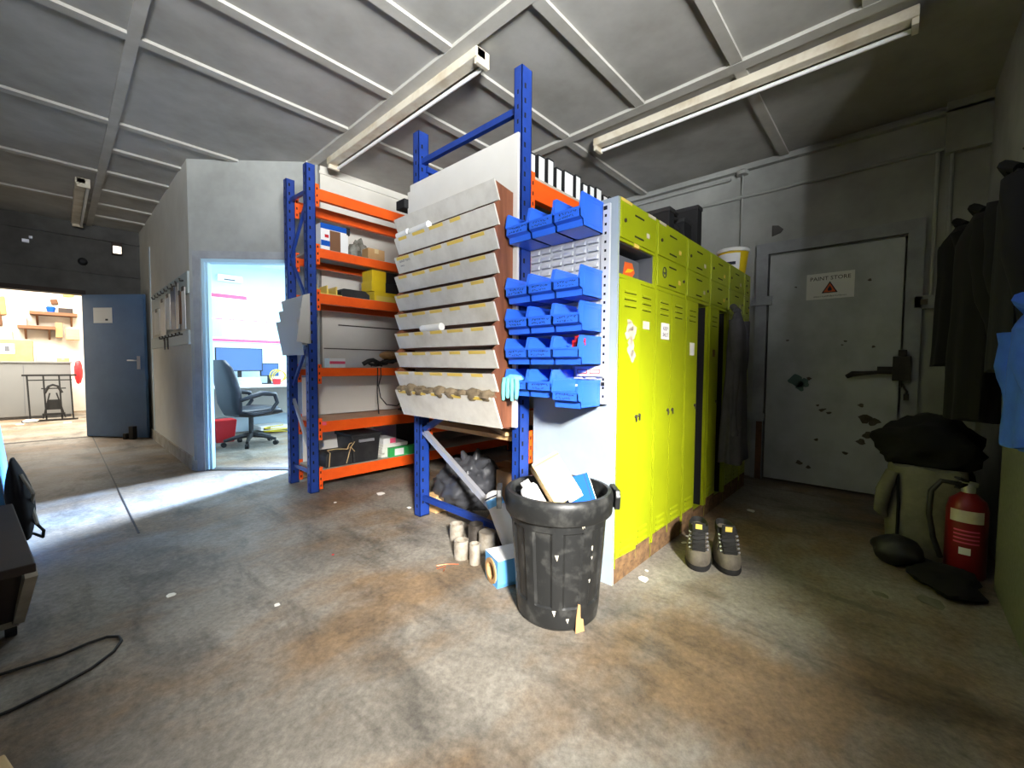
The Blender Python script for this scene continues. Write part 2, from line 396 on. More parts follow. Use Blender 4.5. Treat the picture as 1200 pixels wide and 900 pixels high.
# sign
b = MB(); b.box(4.4655,.285,1.635,4.4695,.612,1.855)
sg = tag(b.build('warning_sign', 'white'), 'white PAINT STORE warning sign on the grey metal door', 'sign')
b = MB(); b.text('PAINT STORE', .046, (4.4654,.4485,1.795), (0,-1,0), (0,0,1)); b.text('HIGHLY FLAMMABLE MATERIALS', .0155, (4.4654,.4485,1.652), (0,-1,0), (0,0,1)); b.build('lettering', 'black', sg)
b = MB(); o_ = (4.4653,.4485,1.735)
b.prism([(-.055,-.05),(.055,-.05),(0,.047)], o_, (0,-1,0), (0,0,1), (-.0006,0,0))
b.mi(1).prism([(-.042,-.043),(.042,-.043),(0,.032)], (4.4646,.4485,1.735), (0,-1,0), (0,0,1), (-.0006,0,0))
b.mi(0).prism([(-.012,-.034),(.012,-.034),(.016,-.02),(.008,-.004),(.002,.012),(-.004,-.002),(-.014,-.018)], (4.4639,.4485,1.735), (0,-1,0), (0,0,1), (-.0006,0,0))
b.build('hazard_triangle', ['ink', 'orange_sticker'], sg)
# conduits
def pipe(name, pts, r, m, label, cat='pipe'):
    return tag(MB().tube(pts, r, 8).build(name, m, smooth=True), label, cat)
pipe('conduit', [(4.48,-.4,2.668),(4.48,1.0,2.668),(4.48,2.6,2.668),(4.48,4.15,2.668)], .016, 'wall_grey', 'long grey conduit running level along paint store wall')
pipe('conduit', [(4.485,-.24,2.65),(4.485,-.24,1.2)], .012, 'wall_grey', 'grey vertical conduit beside the coats right of switch')
c_ = pipe('conduit', [(4.485,-.165,2.65),(4.485,-.165,1.60)], .012, 'wall_grey', 'grey vertical conduit dropping straight into the wall switch')
b = MB(); b.box(4.455,-.19,1.50,4.5,-.07,1.60); s_ = tag(b.build('light_switch', 'trim_grey', bevel=.006), 'small grey metal switch box right of the grey door', 'switch')
MB().box(4.445,-.15,1.53,4.456,-.11,1.57).build('rocker', 'steel_dark', s_)
rp = thing('pull_switch', 'round ceiling rose with cord hanging above yellow bucket', 'pull switch', (4.47,1.15,2.0))
MB().lathe([(.05,0),(.055,.03),(.03,.05)],(4.465,1.15,2.87),16).build('rose','wall_grey',rp,smooth=True)
MB().cyl((4.475,1.15,2.88),(4.475,1.15,1.7),.007,n=6).build('cord','wall_grey',rp)
b = MB().tube([(4.47,.0+1.25,2.86),(4.47,2.0,2.86),(4.47,4.1,2.86)],.014,6); tag(b.build('conduit','wall_grey',smooth=True),'grey conduit just under the ceiling beyond the lockers','pipe')

# ---- fluorescent fittings
def fluor(label, x, y0, y1, lit=False):
    t = thing('fluorescent_light', label, 'ceiling light', (x, (y0+y1)/2, CEIL-.1), 0, 'fluorescent battens on the ceiling')
    MB().box(x-.05,y0,CEIL-.075,x+.03,y1,CEIL-.015).build('housing','cream',t,bevel=.006)
    MB().cyl((x+.045,y0+.03,CEIL-.09),(x+.045,y1-.03,CEIL-.09),.013,n=10).build('tube','tube',t,smooth=True)
    for yy in (y0,y1-.03): MB().box(x-.04,yy,CEIL-.11,x+.062,yy+.03,CEIL-.015).build('end_cap','cream',t,bevel=.004)
    return t
fluor('long fluorescent light on ceiling above the left shelving', 1.80, 1.92, 3.97)
fluor('long fluorescent light on ceiling in front of the lockers', 3.17, -.02, 1.96)
fluor('small distant fluorescent light near dark far wall', .23, 6.3, 8.2)

# ================================================================= RACKS
def upright(x0, x1, y0, y1, ztop, t, holes_x=-1):
    # open C post in plan, with rows of teardrop slots
    b = MB()
    b.box(x0,y0,0,x0+.004,y1,ztop).box(x0,y0,0,x1,y0+.004,ztop).box(x0,y1-.004,0,x1,y1,ztop)
    b.box(x0,y0-.0,0,x1,y1,.006)
    b.box(x1-.004,y0,0,x1,y0+.02,ztop).box(x1-.004,y1-.02,0,x1,y1,ztop)
    b.mi(1); n = int(ztop/.075)-1; w = (y1-y0)
    for k in range(n):
        z = .06+k*.075
        b.box(x0-.0012,y0+w*.42,z,x0+.001,y0+w*.58,z+.022)
        b.box(x0+.02,y0-.0012,z+.03,x0+.032,y0+.001,z+.055)
    return b.build('upright',['rack_blue','hole'],t)
def beam(x0,x1,yf,z0,z1,t,th=.045):
    b = MB(); b.box(x0,yf,z0,x1,yf+th,z1); p = b.build('beam','rack_orange',t,bevel=.003)
    for xx,s in ((x0,-1),(x1,1)):
        b = MB()
        b.mi(0).box(xx,yf-.006,z0-.06,xx-s*.004-s*.03,yf,z1+.03).mi(1)
        for k in range(3): b.box(xx-s*.012,yf-.0072,z0-.04+k*.055,xx-s*.022,yf-.005,z0-.02+k*.055)
        b.build('beam_connector',['rack_orange','hole'],p)
    return p
# --- tray-end rack
R1 = thing('pallet_rack','tall blue and orange racking holding the tray rack','racking',(1.67,1.98,0))
for y0,y1 in ((1.475,1.53),(2.385,2.45)): upright(1.664,1.744,y0,y1,2.60,R1)
for y0,y1 in ((1.475,1.53),(2.385,2.45)): upright(4.0,4.08,y0,y1,2.16,R1)
def brace(t,p,q,w=.03,h=.035,m='rack_blue'): MB().bar(p,q,w,h).build('brace',m,t)
brace(R1,(1.70,1.53,2.40),(1.70,2.385,2.405)); brace(R1,(1.70,1.53,.112),(1.70,2.385,.128)); brace(R1,(1.70,1.60,.15),(1.70,2.395,.60),.03,.035,'galv')
brace(R1,(1.70,2.385,.60),(1.70,1.53,1.05)); brace(R1,(1.70,1.53,1.1),(1.70,2.385,1.55)); brace(R1,(1.70,2.385,1.6),(1.70,1.53,2.05)); brace(R1,(4.04,1.53,2.1),(4.04,2.385,2.1))
for z0,z1 in ((1.95,2.06),(1.50,1.60),(.57,.66)):
    for yf in (1.483,2.40): beam(1.744,4.0,yf,z0,z1,R1)
brace(R1,(1.72,2.38,2.36),(2.4,2.38,2.34))
for z,m in ((2.062,'deck'),(1.602,'deck')): MB().box(1.75,1.49,z,3.99,2.44,z+.015).build('shelf_board',m,R1)
MB().box(1.725,1.53,.622,3.95,2.398,.648).build('shelf_board','wood',R1)
# binders along the top beam
x = 1.80
widths = [.055,.065,.06,.06,.10,.06,.06,.06,.07,.06,.06]
for k,w in enumerate(widths):
    t = thing('box_file',['white-spined black file nearest the tall blue post on top shelf','second white-spined black file from blue post on top shelf','third white-spined black file from blue post on top shelf','fourth white-spined black file from blue post on top shelf','wide white-spined black file mid row on top shelf','sixth white-spined file from blue post, right after the wide one','seventh white-spined file from blue post on top shelf','eighth white-spined file from blue post on top shelf','ninth white-spined file from blue post, behind the top blue bins','tenth file along top shelf, mostly behind blue bins','last file of the top shelf row above the lockers'][k],'file',(x+w/2,1.62,2.078),0,'white-spined files on the top shelf')
    h = .155+.012*((k*7)%3)
    MB().box(x,1.535,2.078,x+w,1.80,2.078+h).build('case','black',t,bevel=.003)
    MB().box(x+.004,1.5335,2.08,x+w-.012,1.536,2.078+h-.012).build('spine_label','white',t)
    x += w+.022
# dark items on the top shelf behind white board
for (x0,y0,x1,y1,h,l) in ((1.78,1.95,2.1,2.25,.20,'black crate on top shelf peeping over the white board'),(1.80,2.30,2.05,2.42,.16,'small black box on top shelf beside left blue post')):
    pass
b = MB().box(1.80,1.98,2.078,2.15,2.30,2.30); b.mi(1).box(1.79,1.97,2.28,2.16,2.31,2.31); tag(b.build('storage_crate',['black','rubber'],bevel=.004),'black crate on top shelf peeping over the white board','crate')
b = MB().box(1.60,2.46,2.10,1.72,2.56,2.16).box(1.66,2.455,2.16,1.70,2.50,2.19); tag(b.build('junction_box','black',bevel=.004),'small dark box fixed behind the left tall post','box')
# clutter on the low shelf / behind
b = MB(); b.tube([(1.85,2.3,.668),(1.9,2.05,.668),(1.87,1.8,.668),(1.95,1.6,.668)],.019,8); tag(b.build('hose','cable',smooth=True),'dark hose lying on low shelf under the trays','hose')
tag(MB().obox((1.80,1.75,.664),(.08,.16,.0),(.03,-.015,0),(0,0,.012)).build('timber_offcut','wood'),'thin timber offcut lying on low shelf under trays','offcut')

# --- white boards and tray rack
b = MB().box(1.648,1.484,.72,1.661,2.462,2.255); tag(b.build('white_board','board_white'),'tall white board behind the tray rack, rear of two','board')
b = MB().box(1.633,1.474,.72,1.646,2.470,2.205); tag(b.build('white_board','board_white'),'slightly shorter white board directly behind the wooden trays','board')
TR = thing('tray_rack','wooden rack of ten white-fronted trays fixed to blue racking','tray rack',(1.55,1.95,.72))
TZ = [1.971-.1206*i for i in range(10)]
def fr(i):   # front profile points: top, bottom
    return ((1.484,TZ[i]),(1.521,TZ[i]-.093)) if i < 9 else ((1.484,TZ[9]),(1.551,.721))
prof = []
for i in range(10):
    (a,c),(d_,e) = fr(i); prof += [(a+.004,c),(d_+.004,e)]
poly = prof+[(1.632,.721),(1.632,1.945)]
for y in (1.502,2.388):
    b = MB(); b.prism(poly,(0,y,0),(1,0,0),(0,0,1),(0,.014,0)); b.build('end_panel','tray_wood',TR)
for i in range(10):
    (xt,zt),(xb,zb) = fr(i)
    b = MB()
    b.prism([(xt,zt),(xb,zb),(xb+.010,zb),(xt+.010,zt)],(0,1.497,0),(1,0,0),(0,0,1),(0,.905,0))
    b.mi(1).prism([(xb+.006,zb),(1.632,zb-.012),(1.632,zb-.002),(xb+.004,zb+.010)],(0,1.516,0),(1,0,0),(0,0,1),(0,.872,0))
    tr = b.build('tray',['tray_white','tray_wood'],TR)
    n = Vector((-(zt-zb),0,(xt-xb)*-1)).normalized(); n = Vector((-abs(zt-zb),0,-(xb-xt))).normalized()
    al = Vector((xb-xt,0,zb-zt)).normalized()
    if i > 0:
        for k,yy in enumerate((1.62,1.80,1.97,2.14,2.31)):
            if i==1 and k==0: continue
            w = .055+.012*math.sin(i*3+k*2); c = Vector((xt,yy,zt))+al*.011+n*.0006
            MB().obox(c,(0,w,0),al*.009,n*.0006).build('label_strip','label_yellow',tr)
b = MB().text('GASKET  PLATE', .017, Vector((1.494,2.35,1.695)), (0,-1,0),(.37,0,.93)*1 if False else (-.35,0,.93), .001,'LEFT'); b.text('SPARES', .014, Vector((1.502,2.35,1.670)), (0,-1,0),(-.35,0,.93),.001,'LEFT')
b.build('marker_writing','ink',[o for o in TR.children if o.name.startswith('tray')][2])
for (y0,y1,l) in ((2.05,2.24,'clear plastic tube lying in the second tray, longer one at centre'),(2.26,2.38,'short clear plastic tube at left end of second tray')):
    b = MB().cyl((1.500,y0,1.872),(1.500,y1,1.868),.019,n=14).cyl((1.500,y0,1.872),(1.500,y0+.02,1.872),.021,n=14); tag(b.build('plastic_tube','tube',smooth=True),l,'tube')
b = MB().cyl((1.500,1.93,1.268),(1.500,2.12,1.266),.020,n=14).cyl((1.500,1.93,1.268),(1.500,1.95,1.268),.022,n=14); tag(b.build('plastic_tube','tube',smooth=True),'clear plastic tube sticking up from the seventh tray','tube')
b = MB()
for k in range(9):
    b.blob((1.508,1.56+k*.098,.890),(.030,.062,.030+.008*math.sin(k*2.1)),k,.35,2.2,16,10)
tag(b.build('rag_pile','rag',smooth=True),'dusty brown rags heaped along the lowest tray','rags',kind='stuff')
b = MB()
for k in range(6): b.blob((1.535,1.62+k*.13,.985),(.03,.05,.016),k+30,.4,2.4,12,8)
tag(b.build('rag_pile','rag',smooth=True),'brown scraps lying along the ninth tray','rags',kind='stuff')

# --- left shelving
R2 = thing('shelving_rack','tall blue and orange shelving against the grey wall','shelving',(1.4,3.7,0))
for y0,y1 in ((3.455,3.515),(3.875,3.935)):
    upright(1.36,1.43,y0,y1,2.625,R2); upright(3.72,3.79,y0,y1,2.625,R2)
for zf in ((.078,.172),(.485,.575),(.948,1.018),(1.542,1.622),(1.912,1.985),(2.370,2.458)):
    for yf in (3.47,3.885): beam(1.43,3.72,yf,zf[0],zf[1],R2)
for p,q in (((1.395,3.515,.158),(1.395,3.875,.158)),((1.395,3.515,.30),(1.395,3.875,.74)),((1.395,3.875,.86),(1.395,3.515,1.28)),((1.395,3.515,1.50),(1.395,3.875,1.94)),((1.395,3.875,1.97),(1.395,3.515,2.38)),((1.395,3.515,2.43),(1.395,3.875,2.45))):
    brace(R2,p,q,.02,.028,'galv' if p[2]==.30 else 'rack_blue')
for z,m in ((.174,'deck'),(.577,'deck_pink'),(1.02,'deck'),(1.624,'deck'),(1.987,'deck')):
    MB().box(1.435,3.475,z-.016,3.715,3.925,z).build('shelf_board',m,R2)
MB().box(1.435,3.4685,.545,1.50,3.4705,.572).build('pink_label','pink',R2)
# level z=1.987
t = thing('carton','white and blue carton with a brown flap on upper shelf','box',(1.62,3.62,1.987))
b = MB().box(1.50,3.53,1.987,1.735,3.72,2.215); b.build('carton_body','white',t,bevel=.003)
MB().box(1.499,3.5285,2.170,1.720,3.5315,2.214).box(1.502,3.5285,2.03,1.575,3.5315,2.075).build('blue_print','blue',t)
MB().box(1.575,3.527,1.989,1.665,3.5315,2.165).build('brown_flap','brown',t); MB().box(1.533,3.5285,2.10,1.565,3.5315,2.125).build('red_print','red',t)
MB().box(1.72,3.5285,2.16,1.75,3.56,2.22).build('dark_corner','black',t)
b = MB()
b.blob((1.83,3.62,2.055),(.06,.07,.07),3,.4,2.4,20,14,1.987); tag(b.build('plastic_bag','clearbag',smooth=True),'crumpled clear plastic bag on upper shelf beside carton','bag')
b = MB(); b.blob((1.92,3.70,2.085),(.06,.05,.10),8,.5,2.2,18,12,1.987); tag(b.build('plastic_bag','clearbag',smooth=True),'dark crumpled bag of parts standing behind cardboard box','bag')
def carton(name,x0,y0,z0,x1,y1,z1,m,label,cat='box',tape=True):
    t = thing(name,label,cat,((x0+x1)/2,(y0+y1)/2,z0))
    MB().box(x0,y0,z0,x1,y1,z1).build('carton_body',m,t,bevel=.003)
    b = MB(); xm = (x0+x1)/2
    b.box(xm-.02,y0-.0008,z1-.04,xm+.02,y0+.001,z1+.0008).box(xm-.02,y0,z1-.001,xm+.02,y1,z1+.0008)
    b.box(x0+.001,(y0+y1)/2-.001,z1,x1-.001,(y0+y1)/2+.001,z1+.0012)
    b.build('packing_tape','card_pale',t); return t
carton('carton',1.925,3.54,1.987,2.09,3.68,2.10,'card','small cardboard box on upper shelf near the trays')
# level z=1.624 : yellow boxes
YG='yellow boxes on the middle shelf'
def ybox(x0,x1,y0,y1,z0,z1,label,split=True):
    t = thing('tool_box',label,'box',((x0+x1)/2,(y0+y1)/2,z0),0,YG)
    if split:
        xm = x0+.14
        MB().box(x0,y0,z0,xm,y1,z1).build('yellow_sleeve','yellow',t,bevel=.002); MB().box(xm,y0+.003,z0+.003,x1,y1-.003,z1-.003).build('black_end','black',t,bevel=.002)
    else:
        MB().box(x0,y0,z0,x1,y1,z1).build('yellow_sleeve','yellow',t,bevel=.002); MB().box(x0+.02,y0-.001,z0+.01,x1-.02,y0+.001,z0+.05).build('printed_panel','label_yellow',t)
ybox(1.95,2.38,3.52,3.70,1.804,1.905,'topmost yellow and black box of the stack on shelf')
ybox(1.94,2.42,3.51,3.70,1.712,1.802,'middle yellow and black box of the shelf stack')
ybox(1.96,2.24,3.50,3.70,1.624,1.710,'lowest all yellow box under the shelf stack',False)
b = MB(); b.box(1.44,3.50,1.624,1.66,3.66,1.634).box(1.44,3.50,1.634,1.452,3.66,1.70).box(1.53,3.50,1.634,1.54,3.66,1.70).box(1.61,3.50,1.634,1.62,3.66,1.70).box(1.44,3.65,1.634,1.66,3.66,1.69)
tag(b.build('open_tray','label_yellow'),'open yellow divided tray at left end of middle shelf','tray')
b = MB(); b.prism([(0,0),(.26,0),(.26,.045),(.22,.075),(.02,.075),(0,.05)],(1.665,3.52,1.624),(1,0,0),(0,0,1),(0,.12,0)); tag(b.build('file_case','rubber',bevel=.003),'low black case lying beside the open yellow tray','case')
# level z=1.02
b = MB().box(1.60,3.62,1.02,1.74,3.72,1.10); b.mi(1).box(1.60,3.619,1.05,1.74,3.6205,1.075); tag(b.build('small_box',['white','pink'],bevel=.003),'small white box alone on the shelf above white sheet','box')
b = MB(); 
for k in range(5):
    pts=[]
    for j in range(22):
        a=j*.62+k; pts.append((2.02+.055*k+.07*math.cos(a)+.01*k,3.60+.06*math.sin(a*1.13+k),1.035+.014*k+.022*math.sin(a*.7+k)**2))
    b.tube(pts,.008,6)
b.tube([(1.885,3.58,1.05),(1.93,3.56,1.08),(1.98,3.57,1.09),(2.05,3.58,1.06)],.02,8)
tag(b.build('cable_bundle','cable',smooth=True),'heap of black cables on shelf beside the trays','cables')
b = MB(); b.blob((2.18,3.62,1.135),(.085,.07,.04),12,.3,2,18,10,1.09); tag(b.build('work_glove','card',smooth=True),'tan glove lying on top of the black cables','glove')
for pts,l in (([(1.97,3.47,1.02),(1.965,3.462,.95),(1.96,3.462,.8),(1.965,3.463,.70),(1.975,3.463,.60)],'thin black lead hanging straight, leftmost of the shelf leads'),
            ([(2.0,3.47,1.02),(1.995,3.458,.94),(1.97,3.457,.86),(1.99,3.458,.75),(2.05,3.458,.68),(2.16,3.459,.66),(2.24,3.459,.72),(2.28,3.459,.88),(2.29,3.46,.96)],'thin black lead looping low to the right of shelf')):
    pipe('hanging_lead',pts,.005,'cable',l,'cable')
# white sheet leaning at the back under level 4
b = MB().obox((2.10,3.86,.76),(.64,0,0),(0,.006,.0),(0,0.0,.17)); tag(b.build('white_sheet','paper'),'bright white sheet standing at back of lower shelf','sheet')
b = MB().obox((1.80,3.86,.31),(.34,0,0),(0,.006,0),(0,0,.13)); tag(b.build('white_sheet','paper'),'white sheet standing at back of the bottom shelf','sheet')
b = MB(); b.blob((2.42,3.62,.61),(.12,.1,.045),21,.3,2,18,10,.577); tag(b.build('dark_cloth','cloth_black',smooth=True),'dark cloth heaped on lower shelf beside trays','cloth')
# bottom level z=.174
b = MB(); b.prism([(0,0),(.235,0),(.235,.10),(.21,.125),(.02,.125),(0,.10)],(1.505,3.50,.174),(1,0,0),(0,0,1),(0,.2,0)); t = thing('power_pack','dark grey lidded power pack tied with string on bottom shelf','power pack',(1.62,3.6,.174))
b.build('case_body','rubber',t,bevel=.006)
MB().tube([(1.53,3.497,.18),(1.54,3.496,.30),(1.56,3.6,.303),(1.62,3.58,.31),(1.69,3.50,.312),(1.72,3.49,.33),(1.70,3.495,.25),(1.68,3.492,.19)],.004,6).build('string','card_pale',t)
MB().tube([(1.69,3.50,.31),(1.72,3.52,.35),(1.75,3.48,.37),(1.71,3.47,.33),(1.74,3.46,.29)],.004,6).build('string','card_pale',t)
cr = thing('plastic_crate','black plastic crate with a handle on bottom shelf','crate',(1.85,3.62,.174))
def frustum(b,x0,y0,z0,x1,y1,z1,g): b.hexa([(x0+g,y0+g,z0),(x1-g,y0+g,z0),(x1-g,y1-g,z0),(x0+g,y1-g,z0),(x0,y0,z1),(x1,y0,z1),(x1,y1,z1),(x0,y1,z1)]); return b
frustum(MB(),1.73,3.48,.174,2.0,3.80,.42,.018).build('crate_body','rubber',cr,bevel=.008)
MB().box(1.718,3.468,.405,2.012,3.812,.432).build('rim','rubber',cr,bevel=.006)
MB().bar((1.79,3.474,.372),(1.93,3.474,.372),.02,.022).build('handle','galv',cr)
for k,(w,h,m,l) in enumerate(((.30,.022,'paper','lowest white paper ream in the bottom shelf stack'),(.28,.02,'paper','second white paper ream from bottom of shelf stack'),(.29,.03,'paper','thick white paper ream midway up bottom shelf stack'),(.27,.02,'paper','fourth white paper ream of the bottom shelf stack'),(.26,.025,'paper','topmost plain white ream under the pink folder'))):
    z0=.174+sum((.022,.02,.03,.02,.025)[:k])+.0005*k
    b=MB().obox((2.19+.012*math.sin(k*2),3.65,z0+h/2),(w/2,.0+.01*math.sin(k),0),(-.01*math.sin(k),.11,0),(0,0,h/2)); tag(b.build('paper_ream',m),l,'paper',"paper stacked on the bottom shelf")
b=MB().box(2.07,3.55,.2935,2.20,3.74,.345); b.mi(1).box(2.14,3.549,.297,2.20,3.551,.343); tag(b.build('ring_binder',['white','pink']),'pink and white folder on top of the paper stack','folder')
b=MB().box(2.10,3.485,.174,2.50,3.53,.262); b.mi(1).box(2.15,3.4842,.185,2.25,3.4858,.25); tag(b.build('lever_file',['green','white'],bevel=.002),'green lever file with white label on bottom shelf edge','folder')
b=MB().box(2.26,3.56,.28,2.60,3.80,.47); b.mi(1).box(2.25,3.55,.46,2.61,3.81,.478); b.mi(0).box(2.27,3.58,.174,2.60,3.79,.28) if False else None
tag(MB().box(2.36,3.56,.174,2.62,3.80,.46).build('document_box','black',bevel=.004),'black box at right end of the bottom shelf','box')
tag(MB().box(1.44,3.99,0,3.7,4.05,.05).build('floor_timber','wood',bevel=.003),'pale timber length on floor behind the left shelving','timber')
# leaflet holder on the post
lh=thing('leaflet_holder','grey three pocket leaflet holder hung on shelving post','leaflet holder',(1.34,3.66,1.22))
b=MB(); b.prism([(3.40,1.21),(3.41,1.60),(3.94,1.60),(3.84,1.21)],(1.358,0,0),(0,1,0),(0,0,1),(-.004,0,0))
b.prism([(1.354,1.60),(1.345,1.21),(1.25,1.22),(1.30,1.58)],(0,3.40,0),(1,0,0),(0,0,1),(0,.004,0)); b.build('side_panel','holder',lh)
for k in range(3):
    zt=1.575-.09*k; xo=1.30-.022*k
    b=MB(); b.prism([(xo,zt),(xo+.004,zt),(xo+.052,zt-.30+.06*k*.2),(xo+.048,zt-.30+.06*k*.2)],(0,3.405,0),(1,0,0),(0,0,1),(0,.45,0)); b.build('pocket','holder',lh)

# ================================================================= LOUVRE PANEL + BINS
LP=thing('louvre_panel','pale perforated louvre panel on side of lockers','bin panel',(1.75,1.25,.87))
MB().box(1.748,1.045,.93,1.754,1.485,1.79).build('panel','louvre',LP)
b=MB()
z=.95
while z<1.77:
    for k in range(6):
        y=1.06+k*.071
        b.mi(0).prism([(0,0),(-.012,-.002),(-.012,.006),(0,.024)],(1.7485,y,z),(1,0,0),(0,0,1),(0,.052,0)).mi(1).box(1.7468,y-.002,z-.007,1.7482,y+.054,z+.0005)
    z+=.038
b.build('louvres',['louvre','trim_grey'],LP)
MB().box(1.742,.998,.87,1.754,1.042,1.80).build('edge_strip','louvre',LP)
b=MB()
for k in range(22): b.box(1.7408,1.014,.90+k*.04,1.743,1.024,.912+k*.04)
b.box(1.7402,1.012,.955,1.743,1.030,.973).box(1.7402,1.012,1.772,1.743,1.030,1.79)
b.build('slots','hole',LP)
BG='blue storage bins on the louvre panel'
BN=0
def bin_(y,z,label,w=.142,d=.19,h=.132,scr=1):
    global BN; BN+=1
    t=thing('storage_bin',label,'storage bin',(1.742,y,z),0,BG)
    g=.004; lip=.075
    b=MB()
    side=[(0,0),(-d*.86,0),(-d*.88,.028),(-d,.036),(-d,lip),(-d*.93,h),(0,h)]
    for yy in (-w/2,w/2-g): b.prism(side,(0,yy,0),(1,0,0),(0,0,1),(0,g,0))
    b.box(-.86*d,-w/2,0,0,w/2,g).box(-g,-w/2,0,0,w/2,h)
    b.prism([(-d*.86,0),(-d*.88,.028),(-d,.036),(-d,lip),(-d+g,lip),(-d+g,.038),(-d*.88+g,.032),(-d*.86+g,0)],(0,-w/2,0),(1,0,0),(0,0,1),(0,w,0))
    b.bm.transform(Matrix.Identity(4)); b.build('bin_body','bin_blue',t,local=True)
    b=MB(); # rolled rims
    for yy in (-w/2-.002,w/2-g-.002): b.box(-d*.93,yy,h-.008,0,yy+.008,h+.002)
    b.box(-d-.003,-w/2-.002,lip-.006,-d+g+.002,w/2+.002,lip+.003)
    b.prism([(-d*.93,h+.002),(-d*.93-.004,h-.006),(-d-.004,lip),(-d+.004,lip),(-d*.93+.006,h+.002)],(0,-w/2-.003,0),(1,0,0),(0,0,1),(0,.008,0))
    b.prism([(-d*.93,h+.002),(-d*.93-.004,h-.006),(-d-.004,lip),(-d+.004,lip),(-d*.93+.006,h+.002)],(0,w/2-.005,0),(1,0,0),(0,0,1),(0,.008,0))
    b.build('rim','bin_blue',t,local=True)
    MB().box(-d*.80,-w/2-.0012,.02,-.02,-w/2+.001,.022).box(-d*.80,-w/2-.0012,.02,-d*.80+.002,-w/2+.001,h-.02).box(-.022,-w/2-.0012,.02,-.02,-w/2+.001,h-.02).box(-d*.80,-w/2-.0012,h-.022,-.02,-w/2+.001,h-.02).build('side_ridge','bin_blue',t,local=True)
    if scr:
        r=random.Random(BN*5); b=MB()
        for row in range(2):
            yy=w*.36-(r.random()*.01); zz=.062-row*.016
            while yy>-w*.36+row*.02:
                st=.006+r.random()*.007
                pts=[(-d-.001,yy-st*q/3,zz+(r.random()-.5)*.011) for q in range(4)]
                b.tube(pts,.0011,4); yy-=st+.003+r.random()*.006
        b.build('marker_writing','ink',t,local=True)
    return t
ordn=['left','middle','right']; rows=[(1.664,'top'),(1.362,'second'),(1.206,'third'),(1.055,'fourth')]
for z,rn in rows:
    for k,y in enumerate((1.405,1.255,1.105)):
        extra={('fourth',2):'right blue bin of the fourth row, red piece showing inside'}.get((rn,k),f'{ordn[k]} blue bin of the {rn} row on the louvre panel')
        bin_(y,z,extra,h=.142 if rn=='top' else .13,scr=0 if (rn,k)==('fourth',2) else 1)
bin_(1.405,.897,'left blue bin of the bottom row with turquoise glove',scr=1)
bin_(1.255,.897,'middle blue bin of bottom row, between glove and lowest bin')
bin_(1.105,.857,'lowest blue bin at right, hung below the bottom row',h=.125)
b=MB(); 
for k in range(4): b.tube([(1.552-.002*k,1.475-.028*k,.985),(1.546,1.478-.03*k,.95),(1.545,1.482-.03*k,.905-.012*(k%2)),(1.548,1.484-.03*k,.885-.014*((k+1)%2))],[.014,.013,.010,.007],8)
b.blob((1.57,1.43,.985),(.03,.06,.018),5,.3,2,14,8); tag(b.build('rubber_glove','glove',smooth=True),'turquoise rubber glove draped over the bottom left bin','glove')
b=MB(); b.blob((1.60,1.065,1.155),(.025,.03,.03),9,.5,3,14,10); tag(b.build('plastic_piece','red',smooth=True),'red plastic piece poking out of fourth row bin','knob')
lb=thing('label_holder','white label holder strip beneath the fourth row of bins','label holder',(1.735,1.09,.985))
MB().box(1.728,1.01,1.000,1.741,1.17,1.048).build('strip','white',lb)
for y in (1.03,1.10): MB().box(1.7268,y,1.012,1.7285,y+.055,1.034).build('red_border','red',lb).parent; MB().box(1.7262,y+.004,1.016,1.7275,y+.051,1.030).build('paper_insert','paper',lb)

